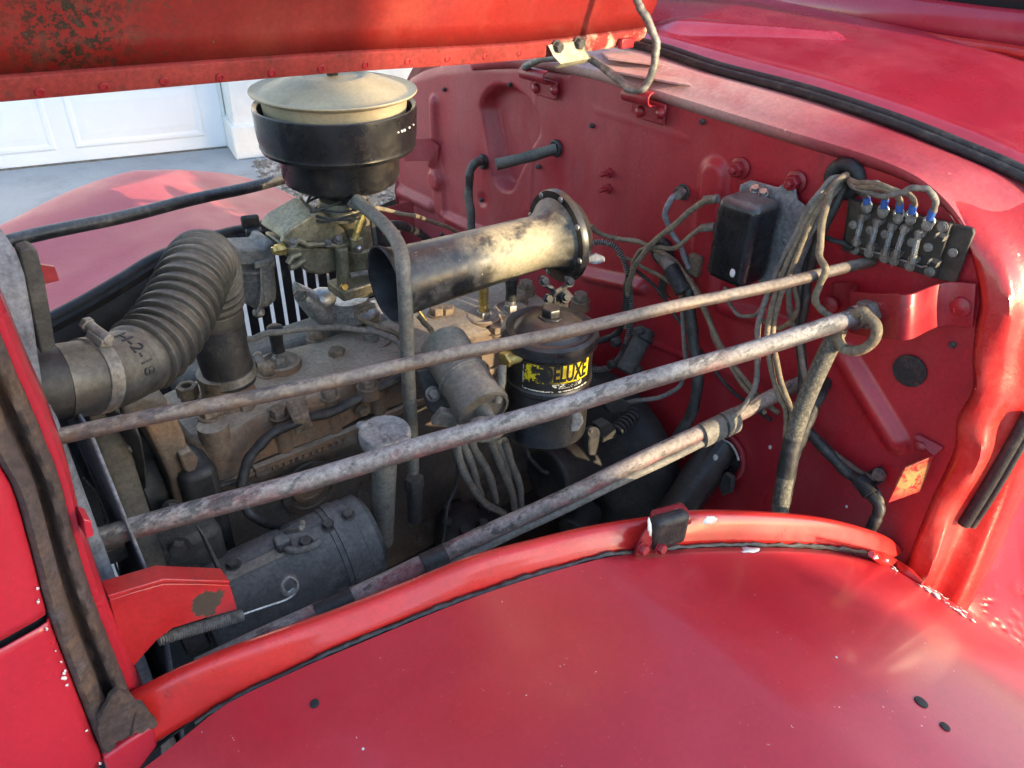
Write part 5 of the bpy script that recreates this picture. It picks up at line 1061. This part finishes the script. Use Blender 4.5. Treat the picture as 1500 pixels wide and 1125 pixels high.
W('tan wire of the bundle that joins the braided conduit on its left', .0038, WT, [(1236, 262, .97), (1222, 276, .945), (1200, 305, .925), (1180, 345, .912), (1160, 395, .90), (1142, 435, .89), (1133, 480, .885), (1138, 530, .88), (1152, 580, .875), (1160, 615, .87), (1158, 655, .86)])
W('dark wire at the back of the bundle behind the rods', .0040, WG, [(1238, 264, .97), (1225, 280, .95), (1205, 305, .94), (1188, 340, .935), (1172, 370, .935), (1158, 410, .935), (1156, 450, .935), (1162, 480, .935), (1172, 510, .935), (1182, 560, .93)])
W('black taped harness tail hanging behind the thick rod', .0070, 'tape', [(1238, 268, .97), (1222, 300, .955), (1200, 345, .95), (1190, 380, .95), (1182, 420, .95), (1178, 450, .95), (1172, 500, .95), (1176, 560, .945), (1170, 600, .94)], name='harness')
W('short black wire from the bundle to the lower left end of the fuse block', .0036, WB, [(1192, 356, .955), (1206, 348, .956), (1222, 352, .957), (1240, 360, .957), (1252, 364, .955)])
cd_ = thing('braided_conduit', 'thick braided wire conduit hanging down to the fender with tape', 'conduit', P(1150, 650, 'x', .86))
q = crom(pts([(1232, 470, .895), (1222, 495, .885), (1205, 530, .875), (1185, 575, .865), (1170, 615, .855), (1158, 660, .845), (1150, 700, .84), (1144, 735, .835), (1142, 765, .83)], 'x'), 10)
MB().tube(q, .0118, 20).build('braid', 'braid', cd_); MB().tube(q[46:60], .0128, 20).build('tape_wrap', 'tape', cd_)
rows = []
W('black rubber drain tube slanting out of the firewall beside the conduit', .0105, 'rubber_dark', [(1208, 560, .978), (1196, 585, .94), (1180, 620, .91), (1162, 665, .89), (1150, 720, .88), (1140, 770, .87)], cat='hose', name='rubber_tube')
W('copper brown pipe running diagonally down the firewall behind the conduit', .0042, 'wire_brown', [(1160, 590, .965), (1195, 640, .965), (1240, 678, .965), (1282, 702, .965)], cat='pipe', name='copper_pipe')
W('black loom running diagonally to the firewall clamp', .0085, 'tape', [(1165, 610, .96), (1205, 655, .96), (1240, 690, .96), (1268, 712, .955), (1284, 735, .95), (1286, 755, .945), (1275, 775, .94)], cat='loom', name='wiring_loom')
W('grey wire under the diagonal loom by the clamp', .0046, WG, [(1160, 602, .968), (1205, 650, .968), (1245, 688, .966), (1272, 706, .962), (1290, 735, .952), (1282, 768, .945)])
kc = thing('loom_clamp', 'black clamp with a steel bolt holding the loom to the firewall', 'clamp', P(1270, 710, 'x', .965))
MB().tube([P(1258, 702, 'x', .955), P(1268, 712, 'x', .953), P(1276, 724, 'x', .95)], .0125, 16).build('band', 'rubber_dark', kc)
MB().prism([P(u, v, 'x', .972) for u, v in ((1272, 690), (1290, 682), (1300, 692), (1296, 706), (1278, 712))], (-.003, 0, 0)).build('tab', 'black_matte', kc, bevel=.001)
MB().hexa(P(1288, 695, 'x', .968), AX, .0085, .007, .010).build('bolt', 'steel_dull', kc)
# left of the regulator
W('brown wire from the upper regulator terminal down to the horn harness', .0048, 'wire_tan', [(1048, 292, .945), (1030, 295, .94), (1005, 315, .935), (975, 340, .93), (945, 368, .925), (930, 390, .925), (922, 410, .93), (918, 440, .94), (916, 480, .945)])
W('thin wire from the lower regulator terminal joining the horn harness', .0038, WT, [(1042, 333, .945), (1025, 334, .94), (1005, 352, .935), (985, 364, .932), (960, 362, .93), (940, 366, .928), (930, 378, .928), (926, 400, .93), (920, 425, .935)])
for (u, v) in ((1040, 292), (1036, 333)): rebase(tag(MB().cyl(P(u - 8, v + 1, 'x', .944), P(u + 12, v - 1, 'x', .946), .0065, 14).build('terminal_boot', 'wire_grey'), 'upper grey rubber boot at the side of the regulator' if v < 300 else 'lower grey rubber boot at the side of the regulator', 'boot', 'regulator terminal boots'))
W('grey cable hooking out of the small firewall fitting beside the stamped bead', .0048, 'reg_base', [(996, 284, .965), (984, 291, .945), (976, 310, .942), (978, 330, .945), (990, 350, .95), (1002, 372, .955), (1010, 395, .955)])
ft = thing('cable_fitting', 'small dark fitting with a hooked grey cable on the firewall', 'fitting', P(1000, 280, 'x', .975))
MB().hexa(P(1001, 281, 'x', .978), AX, .011, .012, .013).build('nut', 'iron_dark', ft, bevel=.001); MB().cyl(P(1000, 281, 'x', .968), P(992, 287, 'x', .95), .0065, 14).build('sleeve', 'wire_grey', ft)
W('tan wire running from the horn terminal across the firewall to the loom', .0042, WT, [(865, 330, .90), (880, 343, .92), (910, 350, .94), (945, 358, .95), (985, 380, .95), (1005, 405, .945), (1025, 440, .94), (1048, 490, .935), (1075, 535, .93), (1110, 580, .925), (1140, 605, .93)])
W('second tan wire descending from the firewall connector behind the thick rod', .0044, 'wire_brown', [(970, 372, .955), (995, 395, .95), (1020, 425, .945), (1038, 465, .94), (1052, 505, .935), (1090, 560, .935), (1130, 595, .94)])
W('thin wire looping below the horn terminal to the connector', .0034, WT, [(905, 372, .94), (930, 385, .94), (955, 398, .945), (980, 412, .945), (995, 425, .95)])
W('long black taped cable dropping behind the rods past the starter', .0095, 'tape', [(1008, 420, .945), (1012, 460, .94), (1016, 500, .935), (1022, 545, .925), (1018, 590, .915), (1002, 625, .905), (985, 650, .89)], cat='cable', name='battery_cable')
W('slim grey speedometer cable dropping and bending left to the linkage', .0040, WG, [(998, 432, .955), (1001, 470, .95), (1004, 520, .945), (1002, 550, .94), (990, 570, .93), (965, 582, .915), (930, 588, .90), (905, 592, .89)], cat='cable', name='control_cable')
cn = thing('firewall_connector', 'grey capped cable connector with a black rubber ring on the firewall', 'connector', P(970, 380, 'x', .96))
MB().torus(P(970, 368, 'x', .975), AX, .017, .007, 28, 10).build('ring', 'rubber_dark', cn)
MB().cyl(P(966, 372, 'x', .972), P(983, 392, 'x', .93), .0105, 18).build('cap', 'wire_grey', cn, bevel=.002)
MB().cyl(P(981, 390, 'x', .935), P(1002, 428, 'x', .935), .0135, 18).build('sleeve', 'rubber_dark', cn, bevel=.003)
MB().box(P(1018, 388, 'x', .965), (.014, .024, .036)).build('block', 'bolt_rust', cn, bevel=.004)
MB().prism([P(u, v, 'x', .955) for u, v in ((966, 402), (976, 408), (974, 428), (980, 436), (970, 438), (964, 432))], (.002, 0, 0)).build('torn_tab', 'rubber_dark', cn)
# horn harness with coiled guard
hh = thing('horn_harness', 'horn wire wrapped in a coiled spring guard left of the connector', 'wire', P(915, 450, 'x', .95), )
q = crom(pts([(868, 356, .91), (885, 355, .925), (902, 362, .93), (914, 382, .935), (921, 410, .94), (924, 450, .945), (922, 485, .945), (912, 515, .94), (898, 535, .93), (880, 541, .92), (862, 540, .91)], 'x'), 10)
MB().tube(q, .0032, 8).build('core', WB, hh)
qq = resample(q, 700); Tn = [(qq[min(i + 1, 699)] - qq[max(i - 1, 0)]).normalized() for i in range(700)]; hel = []
u0 = Tn[0].orthogonal().normalized()
for i in range(700):
    u0 = (u0 - Tn[i] * u0.dot(Tn[i])).normalized(); w0 = Tn[i].cross(u0); hel.append(qq[i] + (u0 * math.cos(i * .75) + w0 * math.sin(i * .75)) * .0046)
MB().tube(hel, .0012, 5).build('spring_guard', 'steel_dull', hh)
W('thick black taped horn wire beside the coiled guard', .0062, 'tape', [(921, 405, .935), (917, 430, .938), (915, 465, .94), (905, 487, .94), (890, 495, .935), (868, 502, .92)])
# horn relay / stop switch below the bead
sw = thing('stop_switch', 'dark brass switch angled on the firewall below the horn wire', 'switch', P(935, 510, 'x', .95))
MB().cyl(P(948, 482, 'x', .955), P(915, 545, 'x', .90), .0165, 20).build('body', 'iron_dark', sw, bevel=.003); MB().lathe(P(942, 492, 'x', .946), (P(915, 545, 'x', .90) - P(948, 482, 'x', .955)), [(.021, 0), (.021, .006), (.0175, .008)], 24).build('collar', 'iron_dark', sw)
for u, v in ((938, 484), (905, 500), (935, 540), (900, 532)): MB().hexa(P(u, v, 'x', .935), AX, .0085, .012, .010).build('terminal', 'iron_dark', sw)
# far left of firewall: heater stub and pipe
W('short black heater stub pipe pointing out of the firewall', .0105, 'rubber', [(816, 218, .978), (790, 225, .955), (760, 233, .925), (727, 242, .89)], cat='pipe', name='heater_pipe', n=4)
rebase(tag(MB().torus(P(814, 217, 'x', .977), (-1, 0, 0), .012, .004, 24, 8).build('pipe_collar', 'rubber_dark'), 'black collar round the heater stub at the firewall', 'collar'))
W('black rubber vacuum hose hooking out of the firewall and dropping behind the horn', .0088, 'rubber', [(708, 236, .978), (698, 238, .955), (689, 252, .94), (686, 280, .935), (689, 310, .93), (692, 345, .925)], cat='hose', name='vacuum_hose')
rebase(tag(MB().torus(P(707, 237, 'x', .977), (-1, 0, 0), .011, .005, 24, 8).build('hose_grommet', 'rubber_dark'), 'small black grommet of the vacuum hose above the horn', 'grommet'))
W('thin tan choke cable sweeping from the carburettor towards the firewall', .0036, WT, [(545, 304, 1.02), (580, 311, 1.06), (610, 317, 1.10), (640, 327, 1.14), (670, 340, 1.17), (700, 355, 1.20)], 'y', cat='cable', name='choke_cable')
W('black fuel hose curving behind the carburettor to the firewall', .0075, 'rubber_dark', [(560, 330, 1.05), (585, 330, 1.09), (605, 337, 1.12), (625, 350, 1.15), (650, 365, 1.18)], 'y', cat='hose', name='fuel_hose')
# on the engine
W('grey spark lead from the first boot curving back along the head', .0048, WG, [(345, 497, 1.0), (372, 495, .985), (395, 488, .975), (430, 484, .97), (470, 480, .965), (510, 481, .955), (550, 487, .94), (580, 500, .92), (592, 520, .90), (596, 545, .88)], 'y', cat='spark lead', name='spark_lead')
W('second grey spark lead kinked beneath the horn mouth', .0046, WT, [(548, 448, .98), (530, 452, .98), (523, 462, .975), (535, 472, .965), (560, 480, .95), (585, 492, .935), (600, 510, .92)], 'y', cat='spark lead', name='spark_lead')
W('tan spark lead dropping from behind the horn to the coil', .0046, WT, [(612, 462, .95), (622, 474, .94), (632, 484, .93), (640, 495, .92)], 'y', cat='spark lead', name='spark_lead')
W('black cable draped over the front of the head and down to the generator', .0072, WB, [(600, 548, .86), (560, 565, .862), (520, 588, .865), (480, 605, .868), (440, 616, .862), (405, 632, .855), (378, 655, .85), (360, 685, .845), (353, 715, .84), (360, 742, .83), (380, 762, .81), (405, 770, .78), (418, 775, .76)], 'y', cat='cable', name='generator_cable')
wc = thing('cable_clip', 'rusty bent strap clip holding the cable on the head', 'clip', P(440, 610, 'y', .86))
MB().loft([[P(418, 588, 'y', .885), P(448, 580, 'y', .885)], [P(421, 600, 'y', .868), P(451, 592, 'y', .868)], [P(428, 616, 'y', .852), P(452, 606, 'y', .852)], [P(434, 636, 'y', .858), P(458, 624, 'y', .858)]]).build('strap', 'bolt_rust', wc, solid=.003, bevel=.001)
leads = [[(668, 640), (672, 670), (690, 710), (715, 740), (738, 752)], [(676, 638), (686, 670), (698, 705), (705, 730)], [(688, 640), (700, 665), (718, 700), (726, 735)], [(718, 640), (730, 675), (748, 715), (755, 745)], [(728, 640), (738, 670), (746, 700), (748, 720)], [(738, 645), (750, 680), (762, 715), (764, 745)]]
LBL = ['leftmost spark lead hanging below the thick rod by the coil', 'second spark lead from the left below the coil', 'third spark lead from the left below the coil', 'spark lead right under the coil tower', 'thin spark lead behind the coil tower leads', 'rightmost spark lead hanging below the coil tower']
for q, l_ in zip(leads, LBL):
    n = len(q); W(l_, .0062, WG, [(u, v, lerp(.70, .76, k / (n - 1))) for k, (u, v) in enumerate(q)], 'y', cat='spark lead', name='spark_lead')
W('thin black wire dropping past the dark distributor cap', .0026, WB, [(665, 640, .74), (670, 675, .74), (668, 710, .74), (655, 750, .74), (648, 800, .74)], 'y')
W('thin black primary wire trailing from the coil across to the starter', .0036, WB, [(745, 640, .72), (765, 650, .73), (778, 672, .74), (795, 690, .75), (820, 692, .76), (850, 682, .77), (885, 676, .78)], 'y')
W('thin tan wire slanting from the connector down to the taped brace rod', .0032, WT, [(1012, 408, .95), (1030, 450, .945), (1058, 515, .93), (1085, 560, .92), (1112, 592, .91), (1120, 604, .90)])
W('short loop of tan wire bulging left of the harness tail', .0034, WT, [(1163, 420, .93), (1168, 448, .925), (1160, 470, .925), (1142, 480, .93), (1124, 474, .935), (1112, 466, .94)])
W('thin dark wire crossing low on the firewall behind the thick rod', .0030, WB, [(930, 395, .95), (960, 420, .955), (985, 455, .96), (1030, 520, .96), (1075, 575, .96), (1130, 615, .96)])
W('thin grey wire looping under the regulator to the bundle', .0030, WG, [(1062, 420, .955), (1068, 445, .955), (1085, 462, .95), (1105, 462, .93), (1120, 448, .92)])
W('slim dark wire rising from the firewall hole to the grommet bundle', .0030, WB, [(1205, 330, .955), (1188, 368, .95), (1176, 402, .945), (1170, 440, .94), (1166, 480, .94)])
W('thin bright copper fuel line bending beneath the carburettor', .0032, 'brass', [(556, 402, 1.02), (566, 420, 1.01), (585, 436, 1.0), (606, 448, .98), (625, 470, .96)], 'y', cat='pipe', name='fuel_line')
W('thin dark line clipped along the near side of the block', .0034, WB, [(300, 720, .862), (345, 706, .862), (390, 712, .86), (450, 690, .858), (520, 668, .855), (560, 660, .85)], 'y', cat='pipe', name='vacuum_line')
# starter, pedal linkage, steering column
st = thing('starter_motor', 'dark grey starter motor deep beside the bell housing', 'starter', P(850, 700, 'y', .74))
MB().cyl(P(800, 700, 'y', .76), P(900, 655, 'y', .76), .055, 36).build('body', 'oily', st, bevel=.006, bseg=3)
MB().cyl(P(838, 780, 'y', .70), P(862, 745, 'y', .72), .03, 24).build('solenoid', 'oily', st, bevel=.004)
W('dark fat cable slanting down beside the starter towards the fender', .0115, 'wire_black', [(882, 690, .72), (900, 715, .71), (920, 740, .70), (935, 775, .69)], 'y', cat='cable', name='starter_cable')
W('second dark fat cable dropping nearer the steering column', .0105, 'wire_grey', [(922, 688, .70), (938, 710, .69), (950, 740, .68), (956, 775, .67)], 'y', cat='cable', name='starter_cable')
lk = thing('clutch_linkage', 'dusty pedal linkage with a stubby coil spring by the bell housing', 'linkage', P(900, 640, 'y', .70))
a_, b_ = P(902, 632, 'y', .69), P(930, 606, 'y', .70); ax = (b_ - a_).normalized(); u_ = ax.orthogonal().normalized(); w_ = ax.cross(u_)
MB().tube([a_.lerp(b_, k / 130) + (u_ * math.cos(k * .30) + w_ * math.sin(k * .30)) * .0115 for k in range(131)], .0026, 8).build('spring', 'iron_dark', lk)
MB().prism([P(u, v, 'y', .69) for u, v in ((878, 625), (893, 618), (905, 630), (910, 640), (892, 645), (882, 650))], (0, .02, 0)).build('lever', 'iron_dark', lk, bevel=.003)
MB().prism([P(u, v, 'y', .685) for u, v in ((866, 632), (874, 628), (880, 640), (876, 668), (864, 668), (863, 650))], (0, .015, 0)).build('fork', 'iron_dark', lk, bevel=.003)
MB().cyl(P(870, 634, 'y', .683), P(870, 634, 'y', .71), .010, 16).build('pivot', 'iron_dark', lk)
MB().prism([P(u, v, 'y', .70) for u, v in ((885, 590), (910, 584), (925, 592), (918, 604), (896, 606))], (0, .025, 0)).build('bracket', 'iron_dark', lk, bevel=.003)
MB().prism([P(u, v, 'y', .74) for u, v in ((910, 578), (922, 574), (945, 600), (938, 625), (925, 622), (930, 600))], (0, .01, 0)).build('strut', 'iron_dark', lk, bevel=.003)
stc = thing('steering_column', 'fat black steering column tube with white paint splashes', 'steering column', P(1055, 655, 'x', .97))
MB().cyl(P(1060, 648, 'x', .985), P(965, 790, 'x', .85), .0335, 36).build('tube', 'black_paint', stc)
MB().torus(P(1056, 665, 'x', .976), (-1, 0, .0), .046, .006, 40, 10).build('floor_ring', 'paint_hat', stc)
MB().lathe(P(1052, 668, 'x', .977), AX, [(.044, 0), (0, .001)], 36).build('opening', 'seam_dark', stc)
MB().ball(P(1048, 670, 'x', .930), .006, 12, (.6, .8, 1)).build('paint_splash', 'white_drip', stc)
MB().tube(crom(pts([(1060, 645, .968), (1070, 650, .966), (1078, 662, .966), (1082, 674, .966)], 'x'), 4), [(.002, .004), (.002, .006)] + [(.002, .006)] * 8 + [(.002, .005), (.002, .002), (.002, .002)], 8).build('paint_splash', 'white_drip', stc)
MB().prism([P(u, v, 'x', .95) for u, v in ((1050, 705), (1062, 692), (1074, 700), (1072, 722), (1056, 728))], (.01, 0, 0)).build('clamp', 'iron_dark', stc, bevel=.004)
